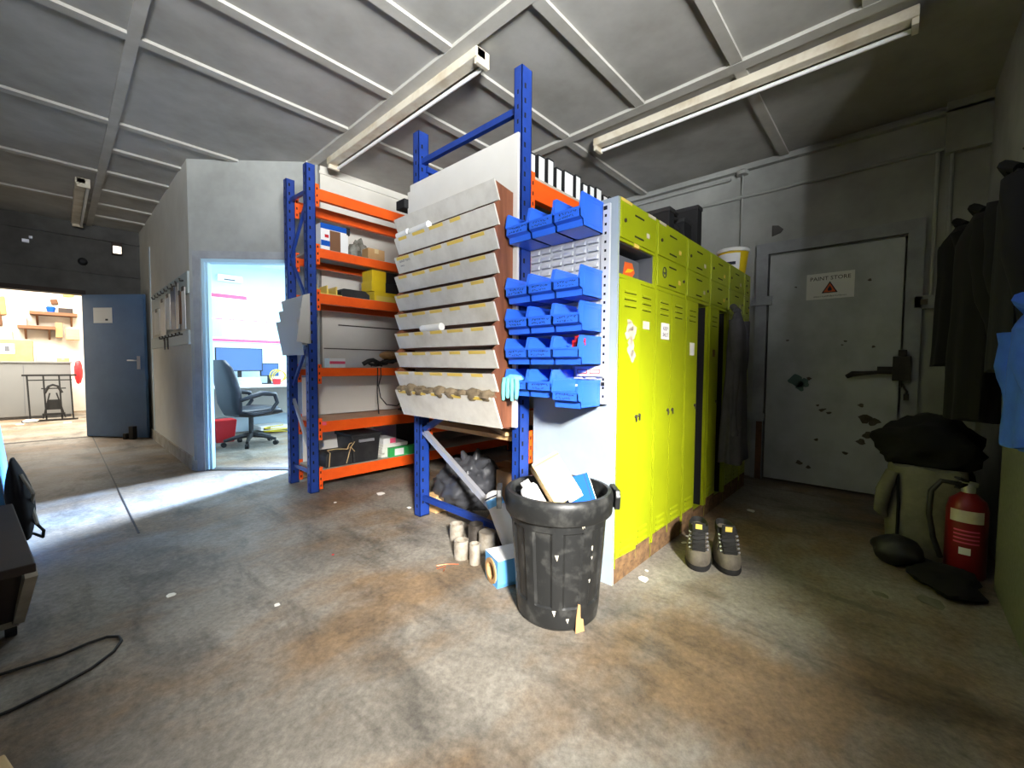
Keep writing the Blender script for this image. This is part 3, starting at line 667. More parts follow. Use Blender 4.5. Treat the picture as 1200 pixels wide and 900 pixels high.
# ================================================================= LOCKERS
XB=[1.765,2.178,2.612,3.045,3.47,3.90,4.10]
YF,YBK=.966,1.462
LG='yellow green steel lockers'
labs=['nearest yellow green locker with an open box above its doors','second yellow green locker, white notice on its left door','third yellow green locker with one doorless black compartment','fourth yellow green locker, grey jacket hung at its open door','fifth yellow green locker, shaded beyond the grey jacket','last narrow yellow green locker below the yellow bucket']
def louv(b,x0,x1,z,n,y,dz=.032):
    for k in range(n):
        b.prism([(0,0),(-.006,-.002),(-.006,.004),(0,.012)],(x0,y,z-k*dz),(0,1,0),(0,0,1),(x1-x0,0,0))
for i in range(6):
    x0,x1=XB[i],XB[i+1]-.006
    t=thing('locker',labs[i],'locker',((x0+x1)/2,(YF+YBK)/2,0),0,LG)
    two=i<5; xm=(x0+x1)/2
    b=MB()
    side='locker_side' if i==0 else 'locker'
    b.mi(1).box(x0,YF,0 if i==0 else .08,x0+.012,YBK,1.83); b.mi(0)
    b.box(x1-.012,YF,.08,x1,YBK,1.83)
    b.mi(2).box(x0+(.012 if i==0 else 0),YF+.001,0,x1,YF+.02,.079).box(x1-.012,YF+.02,0,x1,YBK,.079).mi(0)
    b.box(x0+.012,YBK-.004,0,x1-.012,YBK,1.83)
    b.box(x0+.012,YF+.02,.06,x1-.012,YBK-.004,.079)
    for z0,z1 in ((1.462,1.482),(1.632,1.646),(1.816,1.83)): b.box(x0+.012,YF,z0,x1-.012,YBK-.004,z1)
    if two: b.box(xm-.010,YF+.016,.079,xm+.010,YBK-.004,1.462)
    b.mi(3).box(x0+.0125,YBK-.012,.08,x1-.0125,YBK-.0045,1.46)  # black lining panels: deep shade of the compartments put into the colour
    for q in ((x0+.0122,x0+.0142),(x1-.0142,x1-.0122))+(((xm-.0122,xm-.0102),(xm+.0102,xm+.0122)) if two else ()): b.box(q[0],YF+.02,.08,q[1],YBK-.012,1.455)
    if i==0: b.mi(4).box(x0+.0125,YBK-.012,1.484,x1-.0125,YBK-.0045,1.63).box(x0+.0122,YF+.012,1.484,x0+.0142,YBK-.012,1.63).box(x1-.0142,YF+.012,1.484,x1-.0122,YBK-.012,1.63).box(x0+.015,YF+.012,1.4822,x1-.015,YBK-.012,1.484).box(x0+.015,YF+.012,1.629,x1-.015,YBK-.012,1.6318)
    b.mi(0).box(x0,YF-.0012,0,x0+.0014,YF,1.83)
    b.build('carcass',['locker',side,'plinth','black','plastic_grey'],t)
    # upper box doors
    for z0,z1,has in ((1.648,1.814,True),(1.484,1.630,i!=0)):
        if not has: continue
        dy=YF-.004
        b=MB().box(x0+.014,dy,z0,x1-.014,dy+.014,z1); dr=b.build('box_door','locker',t,bevel=.002)
        b=MB(); w=x1-x0; zc=(z0+z1)/2
        for zz in (zc+.045,zc-.055): b.box(x0+w*.38,dy-.001,zz,x0+w*.62,dy+.001,zz+.008)
        b.build('vent_slot','hole',dr)
        b=MB().cyl((x0+.055 if z0>1.6 else x1-.05,dy-.006,zc),(x0+.055 if z0>1.6 else x1-.05,dy+.001,zc),.009,n=10); b.build('lock','steel_dark',dr)
        b=MB().box(x0+w*.70,dy-.001,zc-.03,x0+w*.78,dy+.001,zc-.006); b.build('number_plate','label_yellow' if i%2 else 'cream',dr)
    # tall doors
    cols=[(x0+.016,xm-.005),(xm+.005,x1-.016)] if two else [(x0+.016,x1-.016)]
    for k,(a,c) in enumerate(cols):
        if (i,k) in ((2,1),(3,1)): continue
        ang=math.radians(5) if (i,k)==(0,0) else 0
        dt=bpy.data.objects.new('tall_door',None)
        b=MB(); w=c-a
        b.box(0,-.004,.078,w,.012,1.458); 
        b.mi(1)
        n=b
        louv(b,w*.22,w*.78,1.40,3,-.004); louv(b,w*.22,w*.78,.20,3,-.004)
        b.mi(2)
        for q in range(3):
            b.box(w*.22,-.0052,1.395-q*.032,w*.78,-.0035,1.399-q*.032); b.box(w*.22,-.0052,.195-q*.032,w*.78,-.0035,.198-q*.032)
        b.mi(3).box(.002,-.0046,.078,w-.002,-.0038,.125)
        R_=Matrix.Translation((a,YF,0))@Matrix.Rotation(-ang,4,'Z')
        b.bm.transform(R_); dr=b.build('tall_door',['locker','locker','hole','plinth'],t)
        lx=w*.86 if k==0 else w*.14
        b=MB().cyl((lx,-.012,.80),(lx,-.003,.80),.009,n=10); b.box(lx-.003,-.014,.775,lx+.003,-.010,.80); b.bm.transform(R_); b.build('lock','steel_dark',dr)
        st={(0,0):(.25,.80,1.10,1.26,'cream'),(0,1):(.3,.7,1.24,1.28,'cream'),(1,0):(.3,.85,1.20,1.29,'paper'),(2,0):(.3,.72,1.12,1.20,'paper'),(1,1):None,(3,0):(.35,.6,1.12,1.17,'plinth')}.get((i,k))
        if st:
            b=MB()
            if (i,k)==(0,0):
                for (sx,sz,r) in ((.50,1.24,.030),(.62,1.21,.035),(.40,1.20,.02),(.58,1.13,.03),(.66,1.10,.022),(.55,1.17,.02),(.45,1.26,.016)):
                    b.prism([(r*math.cos(q)*(1+.35*math.sin(3*q+sx*30)),r*1.2*math.sin(q)*(1+.3*math.cos(2*q+sz*20))) for q in [2*PI*j/11 for j in range(11)]],(w*sx,-.0042,sz),(1,0,0),(0,0,1),(0,-.0006,0))
            else: b.box(w*st[0],-.0055,st[2],w*st[1],-.0038,st[3])
            b.bm.transform(R_); b.build('sticker' if (i,k)!=(0,0) else 'worn_sticker',st[4],dr)
            if (i,k)==(1,0):
                b=MB(); b.text('KEEP',.030,(w*.575,-.0056,1.25),(1,0,0),(0,0,1),.0004); b.text('SHUT',.030,(w*.575,-.0056,1.215),(1,0,0),(0,0,1),.0004); b.bm.transform(R_); b.build('marker_writing','ink',dr)
    if i<2:
        b=MB().box(x0+.02+.0*i,YF-.001,1.817,x0+.13,YF+.02,1.8315) if i==0 else MB().box(x0+.03,YF-.001,1.817,x0+.12,YF+.02,1.8315)
        b.build('edge_tape','label_yellow' if i==0 else 'cream',t)
        if i==0: MB().box(x1-.10,YF-.001,1.817,x1-.01,YF+.02,1.8315).build('edge_tape','cream',t); MB().box(x0+.16,YF-.001,1.630,x0+.21,YF+.01,1.648).build('edge_tape','label_yellow',t)
    if i==1:
        b=MB(); cxx=x0+.10; pts=[(cxx+.022*math.cos(q),YF-.0052,1.565+.028*math.sin(q)) for q in [2*PI*j/16 for j in range(17)]]
        b.tube(pts,.003,5); b.tube([(cxx-.01,YF-.0052,1.565),(cxx,YF-.0052,1.555),(cxx+.012,YF-.0052,1.568)],.003,5); b.build('marker_writing','ink',[o for o in t.children if o.name.startswith('box_door')][1])
# case in open box
b=MB().box(1.80,1.03,1.4842,2.11,1.36,1.60); ic=tag(b.build('instrument_case','plastic_grey',bevel=.005),'grey case with orange patch inside the open locker box','case')
b=MB().prism([(0,0),(.10,0),(.13,.03),(.10,.075),(.02,.07)],(1.93,1.0295,1.505),(1,0,0),(0,0,1),(0,-.001,0)); b.mi(1).prism([(0,0),(.06,.01),(.10,.03),(.03,.025)],(1.95,1.0285,1.52),(1,0,0),(0,0,1),(0,-.001,0)); b.build('orange_patch',['orange_sticker','yellow'],ic)
# on top of the lockers
bk=thing('bucket','yellow and white lidded bucket standing on far lockers','bucket',(4.0,1.085,1.83))
MB().lathe([(.095,0),(.118,.19),(.122,.2)],(4.0,1.085,1.83),28).build('bucket_body','yellow',bk,smooth=True)
MB().lathe([(.126,.196),(.130,.2),(.130,.222),(.122,.228)],(4.0,1.085,1.83),28).build('lid','white',bk,smooth=True)
def arc(r0,a0,a1,z0,z1,c):
    b=MB(); R=[]
    n=14
    lo=[(c[0]+r0(z0)*math.cos(a0+(a1-a0)*k/n),c[1]+r0(z0)*math.sin(a0+(a1-a0)*k/n),c[2]+z0) for k in range(n+1)]
    hi=[(c[0]+r0(z1)*math.cos(a0+(a1-a0)*k/n),c[1]+r0(z1)*math.sin(a0+(a1-a0)*k/n),c[2]+z1) for k in range(n+1)]
    V0=[b.bm.verts.new(p) for p in lo]; V1=[b.bm.verts.new(p) for p in hi]
    for k in range(n): b._f([V0[k],V0[k+1],V1[k+1],V1[k]])
    return b
arc(lambda z:.0965+z*.121,2.2,3.9,.02,.18,(4.0,1.085,1.83)).build('paper_label','white',bk,smooth=True)
b=arc(lambda z:.0975+z*.121,2.5,3.6,.085,.11,(4.0,1.085,1.83)); b.build('label_print','ink',bk)
for (x0,x1,y0,h,l) in ((2.66,2.74,1.10,.23,'black folder standing at left end of the dark locker-top row'),(2.80,2.92,1.14,.17,'low black box midway along the dark locker-top row'),(2.96,3.10,1.12,.24,'bulky black box second from right on the locker top'),(3.16,3.25,1.10,.38,'tallest black folder at right end of locker-top row')):
    t=tag(MB().box(x0,y0,1.83,x1,y0+.24,1.83+h).build('black_box','black',bevel=.003),l,'box','black boxes on the locker tops')
    MB().box(x0-.004,y0-.004,1.83+h-.02,x1+.004,y0+.244,1.83+h+.004).build('lid_edge','rubber',t)
pipe('coiled_hose',[(2.86+.06*math.cos(a),1.2+.06*math.sin(a),2.018+.0028*k) for k,a in enumerate([k*.5 for k in range(26)])],.014,'cable','coil of black hose on low box on locker top','hose')

# ---- garments
def garment(name,label,top,w,depth,length,yaw,m,seed,sleeves=True,flare=1.15,sl_len=.6,tight=False):
    t=thing(name,label,'jacket',(top[0],top[1],top[2]-length),yaw)
    ux=Vector((math.cos(yaw),math.sin(yaw),0)); uy=Vector((-math.sin(yaw),math.cos(yaw),0)); top=Vector(top)
    R=[]; nz=22; nu=40
    for j in range(nz+1):
        f=j/nz; 
        prof=min(1,(f/.10))**.6 if f<.10 else 1
        hw=(w/2)*(.28+.72*prof)*(1+(flare-1)*f); hd=depth/2*(.35+.65*min(1,f/.12))*(1+(flare-1)*f*.8)
        ring=[]
        for i in range(nu):
            a=2*PI*i/nu; k=1+.10*f*math.sin(a*7+seed+f*2)+.07*math.sin(a*4-seed*2+f*3)*f+.08*noise.noise(Vector((math.cos(a)*2,math.sin(a)*2,f*4+seed)))
            ring.append(top+ux*math.cos(a)*hw*k+uy*math.sin(a)*hd*k-Vector((0,0,f*length+.01*math.sin(a*3+seed)*f)))
        R.append(ring)
    MB().rings(R).build('body',m,t,smooth=1.2)
    MB().tube([top+Vector((0,0,.0))+ux*-.05,top+uy*.03+Vector((0,0,.035)),top+ux*.05],[.02,.024,.02],8).build('collar',m,t,smooth=True)
    if sleeves:
        for s in (-1,1):
            sh=top+ux*s*w*.44-Vector((0,0,.07)); P=[]; r=[]
            for j in range(12):
                f=j/11; P.append(sh+ux*s*((.03 if tight else .06)*f+.012*math.sin(f*6+seed))+uy*(-(.03 if tight else .05)*f+.015*math.sin(f*5+seed*2))-Vector((0,0,f*sl_len))); r.append((.046 if tight else .068)*(1-.33*f)*(1+.08*math.sin(f*17+seed*s)))
            q=MB().tube(P,r,14).build('sleeve',m,t,smooth=1.2)
            MB().tube([P[-1]+Vector((0,0,.03)),P[-1]-Vector((0,0,.012))],[r[-1]*1.12,r[-1]*1.08],14).build('cuff',m,q,smooth=True)
    return t
garment('work_jacket','grey work jacket hanging at open door of the fourth locker',(3.34,.865,1.45),.24,.10,1.08,0.05,'cloth_grey',2,True,1.75,.80,tight=True)
garment('work_coat','black coat hanging by the corner right of the switch',(3.84,-.27,1.93),.40,.20,.86,.12,'cloth_black',4,True,1.1,.74)
garment('work_coat','dark navy coat at right edge, hung above pale panel',(2.70,-.33,1.86),.34,.08,.82,.03,'cloth_navy',6,True,1.1,.66)
garment('work_coat','long black coat hanging between two other dark coats',(3.22,-.29,1.84),.34,.17,1.05,.04,'cloth_black',9,True,1.1,.6)
garment('blue_overall','bright blue overall hanging at right edge among black coats',(2.13,-.32,1.24),.28,.09,.44,.03,'cloth_blue',3,True,1.15,.40)
b=MB().obox((2.66,-.265,1.60),(.035,0,.01),(0,.006,0),(.0,0,.03)); tag(b.build('reflective_patch','white',bevel=.004),'small white patch on dark coat at right edge','patch') if False else None
for nm,lab,c in (('coat_hook','steel hook rail behind the dark coats',None),):
    b=MB().box(2.36,-.43,1.88,3.95,-.41,1.95)
    for x in (2.70,3.22,3.74): b.tube([(x,-.42,1.93),(x,-.37,1.92),(x,-.35,1.955)],.008,6)
    tag(b.build(nm,'steel_dark'),'dark hook rail carrying the hanging coats','hook rail')

# ---- corner heap
sk=thing('rubble_sack','pale white woven sack standing by the fire extinguisher','sack',(3.36,-.13,0))
b=MB(); R=[]
for j in range(15):
    f=j/14; z=.50*f; ring=[]
    for i in range(36):
        a=2*PI*i/36; ca,sa=math.cos(a),math.sin(a); e=.55
        x=abs(ca)**e*(1 if ca>0 else -1); y=abs(sa)**e*(1 if sa>0 else -1)
        k=1+.05*noise.noise(Vector((ca*2,sa*2,f*3)))+.10*math.sin(PI*f)*.5
        ring.append((3.38+x*.22*k,-.14+y*.16*k,z+.02*noise.noise(Vector((ca*3,sa*3,1)))*f))
    R.append(ring)
b.rings(R); b.build('sack_body','sack',sk,smooth=1.2)
b=MB().tube([(3.17,.0,.47),(3.15,.035,.36),(3.17,.045,.24),(3.19,.02,.20)],[.03,.035,.03,.012],10); b.build('sack_ear','sack',sk,smooth=True)
b=MB().tube([(3.158,-.02,.46),(3.152,-.03,.3),(3.155,-.03,.06)],.008,6); b.build('strap','cloth_black',sk)
b=MB().blob((3.40,-.14,.60),(.24,.20,.16),14,.3,1.7,32,20,.49,fold=.15); tag(b.build('refuse_bag','cloth_black',smooth=1.2),'black refuse bag heaped on top of white sack','bag')
b=MB().blob((3.90,-.18,.32),(.19,.19,.33),17,.25,1.6,30,20,0.0,fold=.15); tag(b.build('refuse_bag','cloth_black',smooth=1.2),'black refuse bag on floor behind the white sack','bag')
fx,fy=3.10,-.285
fe=thing('fire_extinguisher','red fire extinguisher standing on floor by the pale panel','fire extinguisher',(fx,fy,0))
MB().lathe([(.070,0),(.076,.012),(.076,.34),(.066,.385),(.035,.415),(.026,.425)],(fx,fy,.0),28).build('cylinder','dark_red',fe,smooth=True)
b=MB().lathe([(.026,.42),(.026,.455),(.034,.457),(.034,.475),(.015,.478)],(fx,fy,0),16); b.build('valve','galv',fe,smooth=True)
b=MB().bar((fx-.02,fy+.01,.482),(fx-.12,fy+.05,.515),.022,.008).bar((fx-.02,fy+.01,.47),(fx-.11,fy+.05,.462),.02,.008); b.build('handle','black',fe)
MB().tube([(fx-.02,fy+.03,.465),(fx-.05,fy+.10,.475),(fx-.07,fy+.135,.42),(fx-.07,fy+.14,.30),(fx-.06,fy+.12,.18),(fx-.05,fy+.09,.08)],.012,10).build('hose','rubber',fe,smooth=True)
arc(lambda z:.0768,2.2,3.9,.285,.345,(fx,fy,0)).build('cream_label','cream',fe,smooth=True)
b=arc(lambda z:.0766,2.2,3.9,.13,.26,(fx,fy,0)); b.build('printed_label','pink',fe,smooth=True) if False else b.bm.free()
for z in (.24,.22,.20,.18): arc(lambda z_:.0768,2.45,3.7,z,z+.008,(fx,fy,0)).build('label_print','pink',fe)
arc(lambda z_:.0768,2.75,3.3,.125,.160,(fx,fy,0)).build('white_emblem','white',fe)
b=MB().blob((3.02,-.03,.075),(.09,.10,.075),22,.2,1.6,22,14,0); tag(b.build('safety_helmet','rubber',smooth=1.2),'dark round helmet lying on floor before the sack','helmet')
b=MB().blob((2.90,-.2,.03),(.20,.12,.035),25,.4,2,24,12,0); tag(b.build('floor_cloth','cloth_black',smooth=1.2),'dark crumpled cloth on floor in front of extinguisher','cloth')

# ================================================================= RUBBISH BIN
bx,by=1.44,1.05
RB=thing('rubbish_bin','black plastic dustbin full of rubbish beside the lockers','bin',(bx,by,0))
def rib(a,z,r):
    if z<.10 or z>.40: return 0
    q=(a/(2*PI)*10)%1
    return -.007 if .22<q<.78 else 0
prof=[(.0,.002),(.162,.002),(.170,.012)]+[(.172+.034*z/.48,z) for z in (.05,.095,.101,.15,.2,.25,.3,.35,.399,.405,.44,.475)]
prof+=[(.206,.48),(.200,.48)]+[(.196-.03*(1-z/.48),z) for z in (.40,.25,.06)]+[(.16,.02),(.0,.02)]
MB().lathe(prof,(bx,by,0),120,rib,False,False).build('bin_body','bin_black',RB,smooth=.5)
MB().lathe([(.204,.440),(.222,.440),(.226,.446),(.230,.505),(.228,.522),(.220,.531),(.206,.532),(.203,.525),(.203,.448)],(bx,by,0),72,None,False,False).build('rim','bin_black',RB,smooth=True)
vd=Vector((.676,-.737,0))
for s in (-1,1):
    c=Vector((bx,by,.505))+vd*s*.236; tdir=Vector((-vd.y,vd.x,0))
    b=MB().prism([(-.062,.0),(-.05,.028),(.05,.028),(.062,0),(.05,-.055),(-.05,-.055)],c-vd*.006*1,tdir,(0,0,1),vd*s*.022); b.build('handle','bin_black',RB,bevel=.004)
b=MB()
for a,z,r in ((3.75,.31,.010),(4.25,.43,.006),(4.29,.43,.005),(4.55,.33,.009),(4.57,.29,.005),(4.5,.20,.006),(3.7,.08,.01),(4.0,.05,.008)):
    rr=.1725+.034*z/.48-(0.0065 if .1<z<.4 and .22<((a/(2*PI)*10)%1)<.78 else 0)
    c=Vector((bx+rr*math.cos(a),by+rr*math.sin(a),z)); nrm=Vector((math.cos(a),math.sin(a),0)); tt=Vector((-math.sin(a),math.cos(a),0))
    b.prism([(-r*.7,r),(r*.8,r*1.1),(r*.2,-r*1.3)],c,tt,(0,0,1),nrm*.0012)
b.build('paint_fleck','cream',RB)
a=4.32; rr=.176
c=Vector((bx+rr*math.cos(a),by+rr*math.sin(a),0)); tt=Vector((-math.sin(a),math.cos(a),0)); nrm=Vector((math.cos(a),math.sin(a),0))
b=MB().prism([(-.025,.0),(.018,.0),(.014,.02),(.010,.05),(-.002,.055),(-.004,.11),(-.014,.115),(-.022,.06)],c+nrm*.002,tt,(0,0,1),nrm*.003); tag(b.build('card_scrap','card'),'torn strip of brown card stuck at foot of dustbin','scrap')
# contents; axes relative to the bin
fw=Vector((.736,.677,0)); rt=Vector((.677,-.736,0)); up=Vector((0,0,1))
def frame(a,l):  # a: (right,up,fwd) ; l same -> orthonormal
    A=(rt*a[0]+up*a[1]+fw*a[2]).normalized(); L=(rt*l[0]+up*l[1]+fw*l[2]); L=(L-A*L.dot(A)).normalized(); return A,L,A.cross(L).normalized()
A,L,Nn=frame((.88,.44,.25),(.5,-.86,-.45))
cb=Vector((bx,by,.56))-rt*.015+fw*.0
t=thing('cardboard_box','pale open cardboard box sticking out of the dustbin','box',cb)
b=MB().obox(cb,A*.062,L*.10,Nn*.045); b.build('carton_body','card_pale',t,bevel=.002)
b=MB().obox(cb-L*.085+A*.0,A*.0635,L*.004,Nn*.0465); b.build('torn_edge','card',t)
A2,L2,N2=frame((.96,.24,.1),(.5,-.85,-.4))
c2=Vector((bx,by,.50))+rt*.085-fw*.03
t=thing('notebook','bright blue hardback book tucked into right of dustbin','book',c2)
MB().obox(c2,A2*.062,L2*.085,N2*.011).build('cover','blue',t,bevel=.002); MB().obox(c2+A2*.004,A2*.0605,L2*.0835,N2*.008).build('pages','paper',t)
MB().obox(c2+A2*.045,A2*.001,L2*.084,N2*.0116).build('elastic_band','ink',t)
t=thing('plastic_bottle','white plastic bottle lying in left side of dustbin','bottle',Vector((bx,by,.49))-rt*.12)
c3=Vector((bx,by,.485))-rt*.105-fw*.02; A3=(rt*-.45+up*.75+fw*.2).normalized()
MB().tube([c3-A3*.10,c3-A3*.095,c3+A3*.045,c3+A3*.06,c3+A3*.064],[.034,.04,.04,.032,.02],20).build('bottle_body','white',t,smooth=.9); MB().cyl(c3+A3*.06,c3+A3*.085,.02,n=16).build('cap','white',t,smooth=.7)
b=MB().blob(Vector((bx,by,.38)),(.135,.135,.04),31,.3,2.2,28,14); tag(b.build('bin_liner','blue',smooth=1.2),'crumpled blue plastic lining the dustbin mouth','bag')
t=thing('printed_leaflet','white printed leaflet at front of dustbin contents','leaflet',(bx,by,.48))
c4=cb+L*.075-Nn*.05 if Nn.dot(fw)>0 else cb+L*.075+Nn*.05
MB().obox(c4+A*.025+L*.02,A*.032,L*.02,Nn*.001).build('sheet','paper',t)
b=MB()
for k in range(7): b.obox(c4+A*(.05-.009*k)+L*.008,A*.002,L*.005,Nn*.0018)
b.build('red_print','red',t)

# ================================================================= FLOOR ITEMS BY RACK
def off(l,x,y,r,h,hollow=True,m='steel'):
    b=MB(); t=.006 if hollow else 0
    if hollow: b.lathe([(r-t,.004),(r-t,h),(r,h),(r,0),(r-t,0)],(x,y,0),26,None,False,False); b.lathe([(0.001,.01),(r-t,.01)],(x,y,0),26,None,False,False)
    else: b.lathe([(r,0),(r,h-.003),(r-.003,h),(0.001,h)],(x,y,0),26,None,True,False)
    o=tag(b.build('steel_tube' if hollow else 'steel_billet',m,smooth=.6),l,'steel offcut','steel offcuts on the floor')
off('hollow steel offcut at back left of the floor group',1.60,1.915,.042,.10)
off('short dark hollow offcut at front left of the group',1.465,1.715,.040,.10,True,'steel')
off('steel offcut at back centre, behind the wide billet',1.640,1.790,.044,.12,True,'steel_dark')
off('widest pale topped steel billet in the floor group',1.615,1.665,.050,.115,False)
off('slim front steel offcut with bright ring top',1.468,1.610,.028,.11)
b=MB().cyl((1.745,1.70,.035),(1.70,1.63,.035),.035,n=20); b.mi(1).cyl((1.701,1.632,.035),(1.696,1.624,.035),.018,n=16); tag(b.build('steel_collar',['steel_dark','hole'],smooth=.6),'dark steel collar lying on its side beside grey roll','steel offcut','steel offcuts on the floor')
# bearing block
bb=thing('bearing_housing','white and blue metal block with round bore on floor','metal block',(1.46,1.375,0),math.radians(-20))
S_=math.radians(-20); ux=Vector((math.cos(S_),math.sin(S_),0)); uy=Vector((-math.sin(S_),math.cos(S_),0)); cc=Vector((1.475,1.375,0))
b=MB(); n=24; hw,hh=.072,.135; R0=.042; zc=.062
# front plate with bore: front face normal -ux
def ringpts(off):
    inner=[cc+ux*off+uy*R0*math.cos(2*PI*k/n)+Vector((0,0,zc+R0*math.sin(2*PI*k/n))) for k in range(n)]
    outer=[]
    for k in range(n):
        a=2*PI*k/n; c_,s_=math.cos(a),math.sin(a); q=min(hw/abs(c_) if abs(c_)>1e-6 else 9,(hh-zc)/abs(s_) if s_>1e-6 else (zc/abs(s_) if s_<-1e-6 else 9))
        outer.append(cc+ux*off+uy*q*c_+Vector((0,0,zc+q*s_)))
    return outer,inner
o0,i0=ringpts(-.09); o1,i1=ringpts(.09)
b.rings([o0,i0,i1,o1],closed=True); 
b.build('block','lblue',bb)
b=MB(); R=[[cc+ux*q+uy*r*math.cos(2*PI*k/n)+Vector((0,0,zc+r*math.sin(2*PI*k/n))) for k in range(n)] for q,r in ((-.096,.060),(-.096,.040),(-.02,.040),(-.02,.044))]
b.rings(R,False,False); b.rings([[cc+ux*q+uy*r*math.cos(2*PI*k/n)+Vector((0,0,zc+r*math.sin(2*PI*k/n))) for k in range(n)] for q,r in ((-.088,.060),(-.096,.060))],False,False); b.build('bore_ring','card',bb,smooth=.6)
MB().obox(cc+Vector((0,0,hh+.001)),ux*.091,uy*.073,(0,0,.0012)).build('top_face','white',bb)
# leaning roll
t=thing('wrapped_roll','grey white wrapped roll leaning behind the dustbin','roll',(1.60,1.41,0))
p0=Vector((1.60,1.40,.005)); p1=Vector((1.585,1.61,.36)); 
MB().tube([p0,p0.lerp(p1,.3),p0.lerp(p1,.6),p0.lerp(p1,.93),p0.lerp(p1,.98),p1],[.050,.05,.049,.046,.036,.016],22).build('roll_body','board_white',t,smooth=.8)
dr_=(p1-p0).normalized(); c=p0.lerp(p1,.86); nv=(dr_.cross(Vector((.6,-.7,0)))).normalized()
b=MB().tube([p0.lerp(p1,.80),p0.lerp(p1,.90)],[.0485,.0475],22); b.build('blue_band','lblue',t,smooth=True)
b=MB().tube([p0.lerp(p1,.915),p0.lerp(p1,.935)],[.0475,.0465],22); b.build('dark_band','ink',t,smooth=True)
# black sack, boxes below shelf
t=thing('refuse_sack','knotted black refuse sack under the trays','bag',(2.05,2.30,0))
b=MB().blob((2.06,2.30,.17),(.24,.23,.195),41,.22,1.7,64,40,.0,fold=.20); b.build('sack_body','bag_black',t,smooth=1.2)
for k,(dx,dy,dz) in enumerate(((-.03,.05,.10),(.02,-.03,.12),(.0,-.14,.06))):
    c=Vector((2.04,2.27,.32)); MB().tube([c+Vector((dx*.3,dy*.3,-.02)),c+Vector((dx*.8,dy*.8,.03)),c+Vector((dx*1.3,dy*1.3,dz))],[.055,.04,.012],10).build('tied_ear','bag_black',t,smooth=1.2)
carton('carton',2.02,1.64,.0,2.38,2.0,.335,'card','brown cardboard box on floor between sack and dustbin')
carton('carton',2.36,2.05,.0,2.7,2.4,.25,'card','brown cardboard box in shadow behind the refuse sack') 
b=MB().obox((1.83,2.42,.06),(.05,.0,0),(0,.06,0),(0,0,.06)); tag(b.build('timber_block','wood',bevel=.003),'small timber block on floor behind left post foot','block')
b=MB().obox((1.86,1.80,.05),(.08,.05,0),(-.04,.07,0),(0,0,.05)); tag(b.build('timber_block','card',bevel=.003),'brown block on floor at foot of silver brace','block')
b=MB().tube([(1.40,1.66,.004),(1.36,1.70,.006),(1.31,1.73,.004),(1.29,1.70,.006),(1.33,1.68,.01),(1.30,1.66,.004)],.0025,5); tag(b.build('copper_wire','copper'),'twist of copper wire on floor before steel offcuts','wire')
# litter
def scrap(x,y,s,l,rz,m='paper'):
    pts=[(s*.7*math.cos(a)*(.6+.5*abs(math.sin(a*2.3+rz))),s*.5*math.sin(a)*(.7+.5*abs(math.cos(a*1.7+rz)))) for a in [2*PI*k/9 for k in range(9)]]
    b=MB().prism(pts,(x,y,.001),(math.cos(rz),math.sin(rz),0),(-math.sin(rz),math.cos(rz),.08),(0,0,.002)); tag(b.build('paper_scrap',m),l,'litter','paper scraps on the floor')
scrap(1.93,.885,.045,'white paper scrap on floor before nearest locker',.4); scrap(2.02,.91,.018,'tiny white paper scrap near the locker plinth',1.2)
scrap(2.62,.90,.045,'crumpled white scrap beside the left boot',2.0); scrap(2.5,.9,.03,'small pale scrap between boots and lockers',2.6)
scrap(1.75,3.05,.06,'white paper scrap on floor before the left shelving',.8); scrap(1.40,3.1,.02,'speck of white paper near left shelving post',.1)
scrap(.32,2.38,.03,'pale scrap alone on dark floor at left',.5); scrap(3.4,.75,.05,'pale scrap on dark floor under the grey jacket',.3)
scrap(1.72,2.6,.03,'white scrap by the foot of left blue post',1.0)
scrap(.62,1.95,.02,'little pale scrap in middle of open floor',.2)
scrap(1.0,2.25,.012,'small red bottle cap on open floor',.2,'red')
for (x,y,s,l,r) in ((2.63,-.15,.09,'pale plastic scrap on dark floor near pale panel',.2),(2.55,.02,.05,'flattened pale wrapper on dark floor at right',1.1)): scrap(x,y,s,l,r,'sack')

